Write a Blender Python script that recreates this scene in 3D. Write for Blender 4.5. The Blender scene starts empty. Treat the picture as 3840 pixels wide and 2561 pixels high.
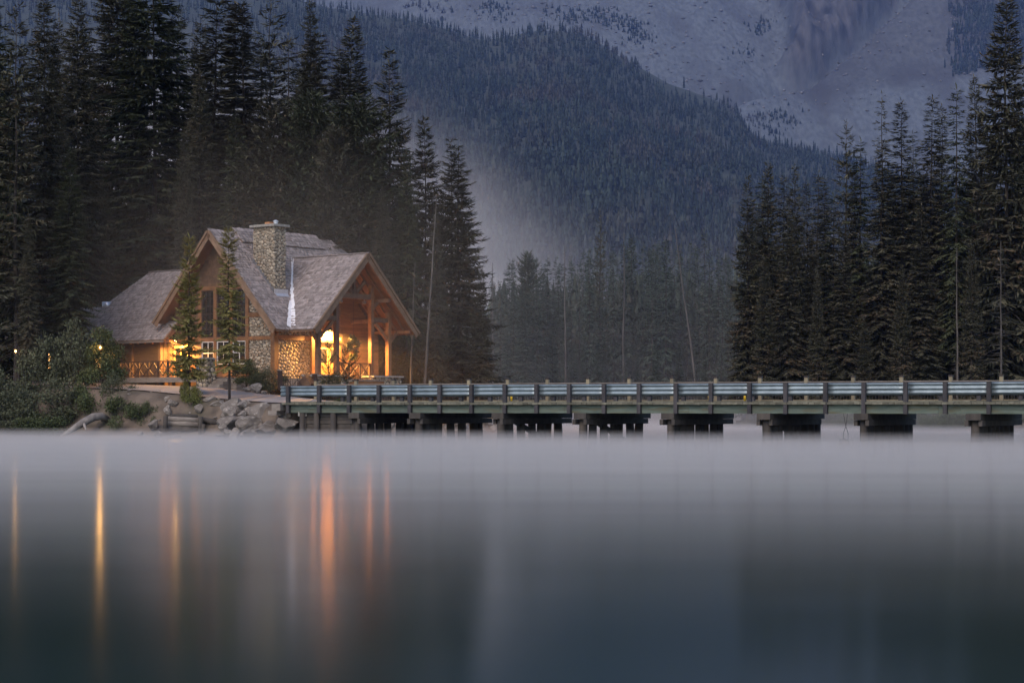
import bpy, math, random
import numpy as np
from mathutils import Vector, Matrix, noise

random.seed(7)
SC = bpy.context.scene
COL = SC.collection
R = math.radians

# ------------------------------------------------------------------ camera
CH = 1.5                     # eye height above the lake
FPX, CXP, HYP = 7467.0, 1920.0, 1526.0   # 70 mm lens on 36 mm, in photo pixels; horizon row
cam = bpy.data.cameras.new('camera'); cam_o = bpy.data.objects.new('camera', cam); COL.objects.link(cam_o)
cam_o.location = (0, 0, CH); cam_o.rotation_euler = (R(90), 0, 0)
cam.lens = 70.0; cam.sensor_width = 36.0; cam.shift_y = 245.5 / 3840
cam.clip_start = 0.2; cam.clip_end = 20000
SC.camera = cam_o

# ------------------------------------------------------------------ light
SUN_EL, SUN_AZ = 42.0, -158.0        # elevation, compass angle of the sun seen from above (0 = +Y, clockwise positive)
world = bpy.data.worlds.new('World'); SC.world = world; world.use_nodes = True
wn = world.node_tree; wn.nodes.clear()
sky = wn.nodes.new('ShaderNodeTexSky'); sky.sky_type = 'NISHITA'; sky.sun_disc = False
sky.sun_elevation = R(SUN_EL); sky.sun_rotation = R(SUN_AZ)
sky.air_density = 1.0; sky.dust_density = 0.8; sky.ozone_density = 2.5
bg = wn.nodes.new('ShaderNodeBackground'); bg.inputs['Strength'].default_value = 0.125
wo = wn.nodes.new('ShaderNodeOutputWorld')
wn.links.new(sky.outputs[0], bg.inputs[0]); wn.links.new(bg.outputs[0], wo.inputs[0])
sun = bpy.data.lights.new('sun', 'SUN'); sun_o = bpy.data.objects.new('sun', sun); COL.objects.link(sun_o)
sun.energy = 1.5; sun.angle = R(45); sun.color = (1.0, 0.84, 0.72)
sd = Vector((math.sin(R(SUN_AZ)) * math.cos(R(SUN_EL)), math.cos(R(SUN_AZ)) * math.cos(R(SUN_EL)), math.sin(R(SUN_EL))))
sun_o.rotation_euler = sd.to_track_quat('Z', 'Y').to_euler(); sun_o.location = (0, -20, 60)
SC.view_settings.view_transform = 'Standard'; SC.view_settings.look = 'None'
SC.view_settings.exposure = 0.60; SC.view_settings.gamma = 1.0; SC.view_settings.use_curve_mapping = False
SC.cycles.max_bounces = 8; SC.cycles.volume_bounces = 1; SC.cycles.use_denoising = True
SC.cycles.diffuse_bounces = 3; SC.cycles.glossy_bounces = 3; SC.cycles.transparent_max_bounces = 8
SC.cycles.volume_step_rate = 1.0; SC.cycles.sample_clamp_indirect = 6.0

# ------------------------------------------------------------------ helpers
def at(px, py, Y):            # a point of the place at distance Y that the photo shows at (px, py)
    return Vector(((px - CXP) * Y / FPX, Y, CH + (HYP - py) * Y / FPX))

def tag(o, label=None, cat=None, group=None, kind=None):
    if label: o['label'] = label
    if cat: o['category'] = cat
    if group: o['group'] = group
    if kind: o['kind'] = kind
    return o

def empty(name, loc=(0, 0, 0), rz=0.0, label=None, cat=None, group=None):
    o = bpy.data.objects.new(name, None); o.empty_display_size = 0.3
    COL.objects.link(o); o.location = loc; o.rotation_euler = (0, 0, rz)
    return tag(o, label, cat, group)

def link(name, me, parent=None, loc=None, rot=None, scale=None):
    o = bpy.data.objects.new(name, me); COL.objects.link(o)
    if parent is not None: o.parent = parent
    if loc is not None: o.location = loc
    if rot is not None: o.rotation_euler = rot
    if scale is not None: o.scale = scale
    return o

def np_mesh(name, verts, faces, mat=None, smooth=False):
    """verts Nx3, faces Mxk (k = 3 or 4) numpy arrays"""
    verts = np.asarray(verts, dtype=np.float32); faces = np.asarray(faces, dtype=np.int32)
    me = bpy.data.meshes.new(name); k = faces.shape[1]; m = len(faces)
    me.vertices.add(len(verts)); me.vertices.foreach_set('co', verts.ravel())
    me.loops.add(m * k); me.loops.foreach_set('vertex_index', faces.ravel())
    me.polygons.add(m); me.polygons.foreach_set('loop_start', np.arange(0, m * k, k, dtype=np.int32))
    me.polygons.foreach_set('loop_total', np.full(m, k, dtype=np.int32))
    if smooth: me.polygons.foreach_set('use_smooth', np.ones(m, dtype=bool))
    me.update(calc_edges=True)
    if mat: me.materials.append(mat)
    return me

class MB:
    def __init__(s): s.v = []; s.f = []
    def add(s, vs, fs):
        o = len(s.v); s.v += [tuple(v) for v in vs]; s.f += [tuple(i + o for i in f) for f in fs]; return s
    def box(s, c, d, M=None):
        x, y, z = d[0] / 2, d[1] / 2, d[2] / 2
        vs = [Vector(p) for p in ((-x,-y,-z),(x,-y,-z),(x,y,-z),(-x,y,-z),(-x,-y,z),(x,-y,z),(x,y,z),(-x,y,z))]
        if M is not None: vs = [M @ v for v in vs]
        return s.add([v + Vector(c) for v in vs], [(0,3,2,1),(4,5,6,7),(0,1,5,4),(1,2,6,5),(2,3,7,6),(3,0,4,7)])
    def span(s, a, b):         # box between two corners
        return s.box([(a[i] + b[i]) / 2 for i in range(3)], [abs(a[i] - b[i]) for i in range(3)])
    def beam(s, p, q, w, h, up=(0, 0, 1)):   # square timber from p to q, w across, h along up
        p, q = Vector(p), Vector(q); d = (q - p); L = d.length; d.normalize()
        sx = d.cross(Vector(up))
        if sx.length < 1e-4: sx = d.cross(Vector((1, 0, 0)))
        sx.normalize(); uz = sx.cross(d).normalized()
        M = Matrix((sx, d, uz)).transposed()
        return s.box((p + q) / 2, (w, L, h), M)
    def tube(s, pts, rad, n=6, cap=True):
        pts = [Vector([float(c) for c in p]) for p in pts]; rings = []
        for i, p in enumerate(pts):
            d = (pts[min(i + 1, len(pts) - 1)] - pts[max(i - 1, 0)]).normalized()
            a = d.cross(Vector((0, 0, 1)) if abs(d.z) < 0.9 else Vector((1, 0, 0))).normalized(); b = d.cross(a)
            r = float(rad[i] if hasattr(rad, '__len__') else rad)
            rings.append([p + r * (math.cos(6.28319 * k / n) * a + math.sin(6.28319 * k / n) * b) for k in range(n)])
        vs = [v for rg in rings for v in rg]; fs = []
        for i in range(len(pts) - 1):
            for k in range(n):
                k2 = (k + 1) % n
                fs.append((i*n+k, i*n+k2, (i+1)*n+k2, (i+1)*n+k))
        if cap:
            fs.append(tuple(reversed(range(n)))); fs.append(tuple(range((len(pts)-1)*n, len(pts)*n)))
        return s.add(vs, fs)
    def prism(s, poly, d):     # planar 3D polygon pushed along d
        n = len(poly); d = Vector(d); vs = [Vector(p) for p in poly]; vs += [v + d for v in vs]
        fs = [tuple(range(n)), tuple(reversed(range(n, 2 * n)))]
        for i in range(n):
            j = (i + 1) % n; fs.append((j, i, n + i, n + j))
        return s.add(vs, fs)
    def sphere(s, c, r, nu=8, nv=6):
        c = Vector(c); r = r if hasattr(r, '__len__') else (r, r, r); vs = [c + Vector((0, 0, r[2]))]
        for i in range(1, nv):
            th = math.pi * i / nv
            for k in range(nu):
                ph = 6.28319 * k / nu
                vs.append(c + Vector((r[0]*math.sin(th)*math.cos(ph), r[1]*math.sin(th)*math.sin(ph), r[2]*math.cos(th))))
        vs.append(c - Vector((0, 0, r[2]))); fs = []
        for k in range(nu): fs.append((0, 1 + k, 1 + (k + 1) % nu))
        for i in range(nv - 2):
            for k in range(nu):
                a = 1 + i * nu + k; b = 1 + i * nu + (k + 1) % nu
                fs.append((a, a + nu, b + nu, b))
        L = len(vs) - 1; o = 1 + (nv - 2) * nu
        for k in range(nu): fs.append((L, o + (k + 1) % nu, o + k))
        return s.add(vs, fs)
    def mesh(s, name, mat, smooth=False):
        me = bpy.data.meshes.new(name); me.from_pydata(s.v, [], s.f)
        if smooth:
            for p in me.polygons: p.use_smooth = True
        if mat: me.materials.append(mat)
        me.update(); return me
    def build(s, name, mat, parent=None, smooth=False, label=None, cat=None, group=None, kind=None):
        o = link(name, s.mesh(name, mat, smooth), parent); return tag(o, label, cat, group, kind)

def recalc(me):
    import bmesh
    bm = bmesh.new(); bm.from_mesh(me); bmesh.ops.recalc_face_normals(bm, faces=bm.faces); bm.to_mesh(me); bm.free()

# ------------------------------------------------------------------ materials
def mat(name, c1, c2=None, scale=4.0, stretch=(1, 1, 1), rough=0.75, metal=0.0, bump=0.0, bscale=None, island=0.0, objr=0.0,
        c3=None, cscale=1.0, spec=0.35, detail=4.0, coord='Object', contrast=(0.35, 0.65), bdist=0.05):
    m = bpy.data.materials.new(name); m.use_nodes = True; nt = m.node_tree; N = nt.nodes; Lk = nt.links
    bs = N['Principled BSDF']; bs.inputs['Roughness'].default_value = rough; bs.inputs['Metallic'].default_value = metal
    bs.inputs['Specular IOR Level'].default_value = spec
    tc = N.new('ShaderNodeTexCoord'); mp = N.new('ShaderNodeMapping'); mp.inputs['Scale'].default_value = stretch
    Lk.new(tc.outputs[coord], mp.inputs[0])
    vec = mp.outputs[0]
    if objr or island:
        oi = N.new('ShaderNodeObjectInfo'); ge = N.new('ShaderNodeNewGeometry')
        ad = N.new('ShaderNodeMath'); ad.operation = 'ADD'
        Lk.new(oi.outputs['Random'], ad.inputs[0]); Lk.new(ge.outputs['Random Per Island'], ad.inputs[1])
        fr = N.new('ShaderNodeMath'); fr.operation = 'FRACT'; Lk.new(ad.outputs[0], fr.inputs[0])
        off = N.new('ShaderNodeVectorMath'); off.operation = 'SCALE'; off.inputs[0].default_value = (7.3, 3.1, 5.7)
        Lk.new(fr.outputs[0], off.inputs['Scale'])
        va = N.new('ShaderNodeVectorMath'); Lk.new(vec, va.inputs[0]); Lk.new(off.outputs[0], va.inputs[1]); vec = va.outputs[0]
    col = None
    if c2 is not None:
        nz = N.new('ShaderNodeTexNoise'); nz.inputs['Scale'].default_value = scale; nz.inputs['Detail'].default_value = detail
        Lk.new(vec, nz.inputs['Vector'])
        rp = N.new('ShaderNodeMapRange'); rp.inputs[1].default_value = contrast[0]; rp.inputs[2].default_value = contrast[1]
        Lk.new(nz.outputs[0], rp.inputs[0])
        mx = N.new('ShaderNodeMix'); mx.data_type = 'RGBA'; mx.inputs[6].default_value = (*c1, 1); mx.inputs[7].default_value = (*c2, 1)
        Lk.new(rp.outputs[0], mx.inputs[0]); col = mx.outputs[2]
        if c3 is not None:
            n3 = N.new('ShaderNodeTexNoise'); n3.inputs['Scale'].default_value = cscale; n3.inputs['Detail'].default_value = 3
            Lk.new(vec, n3.inputs['Vector'])
            r3 = N.new('ShaderNodeMapRange'); r3.inputs[1].default_value = 0.5; r3.inputs[2].default_value = 0.68
            Lk.new(n3.outputs[0], r3.inputs[0])
            m3 = N.new('ShaderNodeMix'); m3.data_type = 'RGBA'; m3.inputs[7].default_value = (*c3, 1)
            Lk.new(r3.outputs[0], m3.inputs[0]); Lk.new(col, m3.inputs[6]); col = m3.outputs[2]
    if island or objr:
        a = island or objr
        rr = N.new('ShaderNodeMapRange'); rr.inputs[3].default_value = 1 - a; rr.inputs[4].default_value = 1 + a
        Lk.new(fr.outputs[0], rr.inputs[0])
        hv = N.new('ShaderNodeHueSaturation'); Lk.new(rr.outputs[0], hv.inputs['Value'])
        if col is None: hv.inputs['Color'].default_value = (*c1, 1)
        else: Lk.new(col, hv.inputs['Color'])
        col = hv.outputs[0]
    if col is None: bs.inputs['Base Color'].default_value = (*c1, 1)
    else: Lk.new(col, bs.inputs['Base Color'])
    if bump:
        bn = N.new('ShaderNodeTexNoise'); bn.inputs['Scale'].default_value = bscale or scale * 2; bn.inputs['Detail'].default_value = 5
        Lk.new(vec, bn.inputs['Vector'])
        bp = N.new('ShaderNodeBump'); bp.inputs['Strength'].default_value = bump; bp.inputs['Distance'].default_value = bdist
        Lk.new(bn.outputs[0], bp.inputs['Height']); Lk.new(bp.outputs[0], bs.inputs['Normal'])
    return m

def emit(name, c, strength):
    m = bpy.data.materials.new(name); m.use_nodes = True; b = m.node_tree.nodes['Principled BSDF']
    b.inputs['Base Color'].default_value = (0.6, 0.45, 0.3, 1)
    b.inputs['Emission Color'].default_value = (*c, 1); b.inputs['Emission Strength'].default_value = strength
    return m

def volume_mat(name, density, color=(0.9, 0.93, 1.0), aniso=0.0):
    m = bpy.data.materials.new(name); m.use_nodes = True; nt = m.node_tree; nt.nodes.clear()
    o = nt.nodes.new('ShaderNodeOutputMaterial'); v = nt.nodes.new('ShaderNodeVolumePrincipled')
    v.inputs['Color'].default_value = (*color, 1); v.inputs['Density'].default_value = density
    v.inputs['Anisotropy'].default_value = aniso
    nt.links.new(v.outputs[0], o.inputs['Volume']); return m

def foliage(name, c1, c2, c3=None, var=0.5):
    return mat(name, c1, c2, scale=0.35, rough=0.85, island=var, spec=0.15, detail=2, c3=c3, cscale=0.25)

TIMBER = mat('timber', (0.22, 0.105, 0.045), (0.145, 0.064, 0.028), 3, (1.5, 1.5, 1.5), 0.6, objr=0.18, bump=0.1)
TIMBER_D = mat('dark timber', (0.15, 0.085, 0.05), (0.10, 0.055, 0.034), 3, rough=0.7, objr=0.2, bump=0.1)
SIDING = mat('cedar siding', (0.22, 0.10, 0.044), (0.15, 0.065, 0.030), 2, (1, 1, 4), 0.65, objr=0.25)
SIDING_D = mat('dark cedar siding', (0.115, 0.062, 0.034), (0.075, 0.042, 0.025), 2, (1, 1, 4), 0.7, objr=0.2)  # the cedar siding in a darker tone
GREYWOOD = mat('weathered board', (0.24, 0.205, 0.175), (0.16, 0.13, 0.11), 2.5, (1, 1, 5), 0.8, objr=0.15, bump=0.15)
SHAKE = mat('weathered cedar shake', (0.30, 0.255, 0.245), (0.21, 0.17, 0.16), 5, (1, 1, 1), 0.8, island=0.30, objr=0.30)
ROOFDECK = mat('roof boarding', (0.17, 0.07, 0.03), (0.12, 0.048, 0.02), 2, (1, 1, 1), 0.7)
STONE = mat('river stone', (0.34, 0.285, 0.21), (0.23, 0.20, 0.16), 5, rough=0.8, island=0.42, objr=0.42, c3=(0.26, 0.17, 0.10), cscale=1.5)
MORTAR = mat('mortar', (0.085, 0.072, 0.058), (0.06, 0.05, 0.04), 6, rough=0.95)
SLABSTONE = mat('cap stone', (0.30, 0.28, 0.25), (0.22, 0.20, 0.18), 6, rough=0.8)
LEAD = mat('grey flashing', (0.22, 0.22, 0.23), (0.15, 0.15, 0.17), 3, rough=0.45, metal=0.5)
ZINC = mat('bright flashing', (0.62, 0.62, 0.65), (0.5, 0.5, 0.55), 3, rough=0.3, metal=0.6)
WHITE = mat('white valley metal', (0.80, 0.78, 0.80), (0.62, 0.6, 0.62), 6, rough=0.5)
IRON = mat('dark iron', (0.035, 0.025, 0.022), rough=0.6)
RAILWOOD = mat('dark stained rail', (0.06, 0.034, 0.026), (0.04, 0.024, 0.018), 4, rough=0.7)
GLASS = mat('dark window glass', (0.015, 0.013, 0.012), rough=0.06, spec=0.6)
WHITEFRAME = mat('white window frame', (0.62, 0.58, 0.54), rough=0.5)
GALV = mat('galvanised steel', (0.25, 0.30, 0.325), (0.19, 0.23, 0.25), 3, (1, 1, 1), 0.42, metal=0.6, objr=0.08)
FASCIA = mat('treated green timber', (0.115, 0.14, 0.112), (0.078, 0.098, 0.080), 1.4, (1, 1, 7), 0.8, objr=0.12, c3=(0.10, 0.095, 0.06), cscale=0.8, bump=0.15)
PLANK = mat('deck plank', (0.15, 0.14, 0.105), (0.10, 0.095, 0.07), 5, rough=0.85, objr=0.3)
POSTD = mat('creosoted post', (0.036, 0.032, 0.034), (0.058, 0.052, 0.054), 3, (1, 1, .4), 0.8, objr=0.2)
POSTL = mat('pale post', (0.26, 0.215, 0.14), (0.18, 0.15, 0.10), 3, (1, 1, .4), 0.8, objr=0.15)
PILE = mat('old pile timber', (0.075, 0.062, 0.052), (0.045, 0.038, 0.033), 3, (1, 1, .25), 0.85, objr=0.2, bump=0.3)
YELLOW = mat('yellow marker', (0.75, 0.48, 0.03), rough=0.5)
BARK = mat('bark', (0.060, 0.047, 0.039), (0.036, 0.029, 0.025), 3, (3, 3, .6), 0.9, objr=0.25, bump=0.3)
DEADGREY = mat('dead grey stem', (0.10, 0.088, 0.078), (0.058, 0.05, 0.045), 2, (2, 2, .4), 0.9, objr=0.2)
DEADWOOD = mat('bleached dead wood', (0.32, 0.28, 0.25), (0.19, 0.165, 0.15), 2, (2, 2, .4), 0.85, objr=0.25)
ROCK = mat('boulder rock', (0.205, 0.172, 0.148), (0.122, 0.103, 0.090), 1.3, rough=0.85, objr=0.25, bump=0.6, bscale=5, c3=(0.31, 0.27, 0.235), cscale=2.6, detail=8)
DIRT = mat('bank soil', (0.165, 0.125, 0.095), (0.070, 0.054, 0.042), 1.6, rough=0.95, bump=0.8, bscale=4, detail=10, c3=(0.060, 0.056, 0.036), cscale=0.35, contrast=(.3, .7))
ASPHALT = mat('old gravelled asphalt', (0.31, 0.26, 0.235), (0.24, 0.20, 0.18), 0.7, rough=0.9, bump=0.2, bscale=20, detail=8)
CLAPBOARD = mat('grey clapboard', (0.34, 0.34, 0.34), (0.28, 0.28, 0.29), 3, rough=0.7, objr=0.08)
TEAL = mat('teal metal roof', (0.06, 0.24, 0.22), (0.05, 0.19, 0.18), 1, rough=0.45, metal=0.3)
SCREE = mat('scree', (0.108, 0.119, 0.126), (0.070, 0.077, 0.083), 0.16, (1, .4, .4), 0.95, bump=0.6, bscale=0.10, bdist=3.5, detail=9, c3=(0.060, 0.061, 0.064), cscale=0.012, contrast=(0.36, 0.64))
HILLSOIL = mat('hill floor', (0.05, 0.055, 0.04), (0.03, 0.035, 0.025), 0.05, rough=1.0)
F_DARK = foliage('spruce needles', (0.056, 0.057, 0.040), (0.090, 0.084, 0.054), (0.14, 0.092, 0.057))
F_GREEN = foliage('green needles', (0.044, 0.054, 0.032), (0.070, 0.076, 0.040), (0.09, 0.074, 0.04))
F_YOUNG = foliage('young needles', (0.21, 0.195, 0.075), (0.29, 0.25, 0.09), (0.31, 0.20, 0.08), 0.35)
F_FAR = foliage('far needles', (0.045, 0.064, 0.050), (0.074, 0.090, 0.066), (0.095, 0.082, 0.060))
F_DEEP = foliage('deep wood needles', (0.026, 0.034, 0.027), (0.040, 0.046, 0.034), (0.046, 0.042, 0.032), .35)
F_LEAF = foliage('shrub leaves', (0.055, 0.070, 0.032), (0.085, 0.095, 0.042), (0.105, 0.092, 0.038), 0.45)
F_GOLD = foliage('turning leaves', (0.10, 0.115, 0.04), (0.16, 0.135, 0.04), (0.19, 0.12, 0.04), 0.4)
F_DULL = foliage('dull leaves', (0.062, 0.070, 0.044), (0.10, 0.105, 0.06), (0.10, 0.085, 0.052), 0.45)
BULB = emit('lit bulb', (1.0, 0.58, 0.16), 13)
BRIGHT_BULB = emit('bright lit bulb', (1.0, 0.58, 0.16), 55)
GLOW = emit('lit window glass', (1.0, 0.5, 0.14), 1.6)
# ================================================================== THE SETTING
def seg_dist(P, poly, closed=True):
    """signed distance of points P (N,2) to a polygon: positive inside"""
    P = np.asarray(P, float); poly = np.asarray(poly, float); n = len(poly)
    d = np.full(len(P), 1e18); inside = np.zeros(len(P), bool)
    for i in range(n):
        a = poly[i]; b = poly[(i + 1) % n]; ab = b - a
        t = np.clip(((P - a) @ ab) / (ab @ ab + 1e-12), 0, 1)
        d = np.minimum(d, np.hypot(*(P - a - t[:, None] * ab).T))
        c = ((a[1] > P[:, 1]) != (b[1] > P[:, 1]))
        with np.errstate(divide='ignore', invalid='ignore'):
            xi = (b[0] - a[0]) * (P[:, 1] - a[1]) / (b[1] - a[1] + 1e-12) + a[0]
        inside ^= c & (P[:, 0] < xi)
    return np.where(inside, d, -d)

def px2x(px, Y): return (px - CXP) * Y / FPX
_shore = [(-900,106),(-300,104),(0,102.6),(150,101.6),(300,100.4),(430,99.8),(560,99.2),(700,98.4),(850,97.6),(980,97.0),(1110,96.4),(1190,97.4),(1260,99.5),
          (1330,101.5),(1500,105.5),(1700,110.5),(1800,113),(1885,117),(1895,122),(1850,132),(1790,150),(1740,180),(1730,215)]
_far = [(1900,222),(2100,212),(2300,196),(2450,176),(2650,156),(2800,145),(3000,136),(3200,128),(3500,118),(3900,109),(4400,102)]
LAND = [(px2x(a, b), b) for a, b in _shore + _far] + [(110, 100), (600, 100), (900, 1300), (-900, 1300), (-500, 108), (-80, 107)]

ROAD_N = [(-27, 106.0, 2.7), (-19.4, 102.0, 2.40), (-16.4, 100.7, 2.12), (-14.3, 100.0, 1.89), (-12.0, 98.2, 1.73), (-10.75, 95.95, 1.690)]
ROAD_F = [(-27, 111.5, 2.95), (-20.4, 107.0, 2.72), (-15.75, 105.5, 2.54), (-13.2, 104.0, 2.22), (-11.6, 103.3, 2.06), (-8.05, 101.2, 1.690)]
def _interp(P, t):
    P = np.asarray(P); i = np.clip((t * (len(P) - 1)).astype(int), 0, len(P) - 2); f = (t * (len(P) - 1) - i)[:, None]
    return P[i] * (1 - f) + P[i + 1] * f
_t = np.linspace(0, 1, 61)
RN, RF = _interp(ROAD_N, _t), _interp(ROAD_F, _t)
for _k in range(3):           # smooth the two edges
    for E in (RN, RF): E[1:-1] = (E[:-2] + 2 * E[1:-1] + E[2:]) / 4
ROADP = np.concatenate([RN * (1 - s) + RF * s for s in np.linspace(0, 1, 13)])
ROADPOLY = [tuple(p[:2]) for p in RN] + [tuple(p[:2]) for p in RF[::-1]]

def vnoise(x, y, s, seed=0):  # cheap smooth value noise
    x = np.asarray(x) / s + seed * 17.3; y = np.asarray(y) / s + seed * 9.1
    xi = np.floor(x).astype(np.int64); yi = np.floor(y).astype(np.int64); fx = x - xi; fy = y - yi
    fx = fx * fx * (3 - 2 * fx); fy = fy * fy * (3 - 2 * fy)
    def h(a, b):
        n = (a * 374761393 + b * 668265263) & 0xFFFFFFFF; n = ((n ^ (n >> 13)) * 1274126177) & 0xFFFFFFFF
        return ((n ^ (n >> 16)) & 0xFFFF) / 65535.0
    return (h(xi, yi) * (1 - fx) + h(xi + 1, yi) * fx) * (1 - fy) + (h(xi, yi + 1) * (1 - fx) + h(xi + 1, yi + 1) * fx) * fy
def fbm(x, y, s, o=4, seed=0):
    return sum(vnoise(x, y, s / 2**k, seed + k) / 2**k for k in range(o)) / sum(1 / 2**k for k in range(o)) - 0.5
def sstep(a, b, x):
    t = np.clip((x - a) / (b - a), 0, 1); return t * t * (3 - 2 * t)

def ground_z(X, Y, bumps=True):
    X = np.atleast_1d(np.asarray(X, float)); Y = np.atleast_1d(np.asarray(Y, float))
    d = seg_dist(np.stack([X, Y], 1), LAND)
    front = (Y < 125) & (X < 0)
    up = np.where(front, 1.75 * (1 - np.exp(-np.maximum(d, 0) / 1.7)) + 0.85 * sstep(4, 10, d),
                  0.9 * (1 - np.exp(-np.maximum(d, 0) / 3.0)) + 1.2 * sstep(4, 30, d) + np.maximum(d - 60, 0) * 0.01)
    z = np.where(d > 0, up, np.maximum(d * 0.3, -2.0))
    if bumps: z = z + np.where(d > 0.3, (fbm(X, Y, 3.0, 3) * 0.28 + fbm(X, Y, 0.9, 2, 5) * 0.15) * np.clip(d, 0, 1), 0)
    near = (X > -32) & (X < -4) & (Y > 92) & (Y < 116)
    if near.any():
        P = np.stack([X[near], Y[near]], 1)
        dd = ((P[:, None, :] - ROADP[None, :, :2]) ** 2).sum(2); k = dd.argmin(1)
        dist = np.sqrt(dd[np.arange(len(P)), k]); ins = seg_dist(P, ROADPOLY)
        w = np.where(ins > 0, 1.0, 1 - sstep(0.05, 1.6, dist)); w = w * sstep(-0.6, 0.3, d[near])
        z[near] = z[near] * (1 - w) + (ROADP[k, 2] - 0.05) * w
    return z
def gz(x, y): return float(ground_z(x, y)[0])

def _axis(parts):
    out = []
    for a, b, n in parts: out += list(np.linspace(a, b, n, endpoint=False))
    return np.array(out + [parts[-1][1]])
gx = _axis([(-1400, -300, 12), (-300, -60, 24), (-60, -30, 20), (-30, 2, 107), (2, 40, 60), (40, 120, 40), (120, 400, 24), (400, 1400, 12)])
gy = _axis([(88, 94, 6), (94, 112, 60), (112, 150, 76), (150, 260, 50), (260, 600, 22), (600, 1300, 12)])
GX, GY = np.meshgrid(gx, gy); GZ = ground_z(GX.ravel(), GY.ravel())
nx, ny = len(gx), len(gy)
idx = np.arange(nx * ny).reshape(ny, nx)
quads = np.stack([idx[:-1, :-1], idx[:-1, 1:], idx[1:, 1:], idx[1:, :-1]], -1).reshape(-1, 4)
tag(link('ground', np_mesh('ground', np.stack([GX.ravel(), GY.ravel(), GZ], 1), quads, DIRT, True)), kind='structure')

# the road to the bridge
rv, nrow = [], 9
for a, b in zip(RN, RF):
    for s in np.linspace(0, 1, nrow):
        p = a * (1 - s) + b * s; rv.append((p[0], p[1], p[2] + 0.03 - 0.03 * (2 * s - 1) ** 4))
ri = np.arange(len(rv)).reshape(-1, nrow)
rq = np.stack([ri[:-1, :-1], ri[1:, :-1], ri[1:, 1:], ri[:-1, 1:]], -1).reshape(-1, 4)
road = tag(link('road', np_mesh('road', rv, rq[:, ::-1], ASPHALT, True)), kind='structure')
seam = MB()                    # the long seam in the asphalt, filled with tar
for i in range(12, 52):
    a = RN[i] * .52 + RF[i] * .48; b = RN[i + 1] * .52 + RF[i + 1] * .48
    dz = Vector((0, 0, .037)); w = Vector((0.0, 0.022, 0))
    a, b = Vector(a) + dz, Vector(b) + dz
    seam.add([a - w, b - w, b + w, a + w], [(0, 1, 2, 3)])
seam.build('seam', IRON, road)

# the lake
WATER = bpy.data.materials.new('lake water'); WATER.use_nodes = True
_n = WATER.node_tree.nodes; _l = WATER.node_tree.links; _b = _n['Principled BSDF']
_b.inputs['Base Color'].default_value = (0.012, 0.026, 0.021, 1); _b.inputs['Roughness'].default_value = 0.10
_b.inputs['IOR'].default_value = 1.333
_tc = _n.new('ShaderNodeTexCoord'); _mp = _n.new('ShaderNodeMapping'); _mp.inputs['Scale'].default_value = (0.05, 0.45, 1); _mp.inputs['Rotation'].default_value = (0, 0, 0.12)
_nz = _n.new('ShaderNodeTexNoise'); _nz.inputs['Scale'].default_value = 1.0; _nz.inputs['Detail'].default_value = 2
_bp = _n.new('ShaderNodeBump'); _bp.inputs['Strength'].default_value = 0.02; _bp.inputs['Distance'].default_value = 0.08
_l.new(_tc.outputs['Object'], _mp.inputs[0]); _l.new(_mp.outputs[0], _nz.inputs['Vector']); _l.new(_nz.outputs[0], _bp.inputs['Height']); _l.new(_bp.outputs[0], _b.inputs['Normal'])
_mr = _n.new('ShaderNodeMapRange'); _mr.inputs[3].default_value = 0.10; _mr.inputs[4].default_value = 0.155
_l.new(_nz.outputs[0], _mr.inputs[0]); _l.new(_mr.outputs[0], _b.inputs['Roughness'])
wv = [(-700, -60, 0), (700, -60, 0), (700, 240, 0), (-700, 240, 0)]
tag(link('lake', np_mesh('lake', wv, [(0, 1, 2, 3)], WATER)), kind='structure')
tag(link('lake_bed', np_mesh('lake_bed', [(x, y, -2.0) for x, y, z in wv], [(0, 1, 2, 3)], DIRT)), kind='structure')

# the wooded hill: crest line as the photo shows it, 2.6 km away
HY0, HY1 = 1000.0, 2600.0
_crest = [(-2200,500),(-1200,150),(-300,-120),(600,-140),(1000,-60),(1250,0),(1400,20),(1600,55),(1700,85),(1790,120),(1890,112),(2000,84),(2120,88),(2200,100),(2300,165),
          (2340,195),(2420,235),(2500,283),(2600,318),(2700,352),(2765,392),(2790,455),(2860,498),(2960,515),(3060,545),(3200,575),(3400,640),(3700,700),(4300,760),(6000,900)]
_cx = np.array([px2x(a, HY1) for a, b in _crest]); _cz = np.array([CH + (HYP - b) * HY1 / FPX for a, b in _crest])
def hill_z(X, Y):
    X = np.asarray(X, float); Y = np.asarray(Y, float)
    c = np.interp(X * (0.35 + 0.65 * HY1 / np.maximum(Y, 800)) , _cx, _cz)
    t = np.clip((Y - HY0) / (HY1 - HY0), 0, 1.35)
    z = 8 + (c - 17) * np.where(t < 1, t ** 1.12, 1 - (t - 1) * 2.2)
    return z + fbm(X, Y, 260, 4, 3) * 34 * np.clip(t, 0, 1) * (t < 1.3) * np.clip((1.02 - t) * 4, 0.15, 1)
hx = np.linspace(-1300, 1500, 150); hy = np.linspace(HY0 - 60, 3000, 90)
HX, HYg = np.meshgrid(hx, hy); HZ = hill_z(HX, HYg)
idx = np.arange(HX.size).reshape(HX.shape); quads = np.stack([idx[:-1, :-1], idx[:-1, 1:], idx[1:, 1:], idx[1:, :-1]], -1).reshape(-1, 4)
tag(link('hill', np_mesh('hill', np.stack([HX.ravel(), HYg.ravel(), HZ.ravel()], 1), quads, HILLSOIL, True)), kind='structure')

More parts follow.
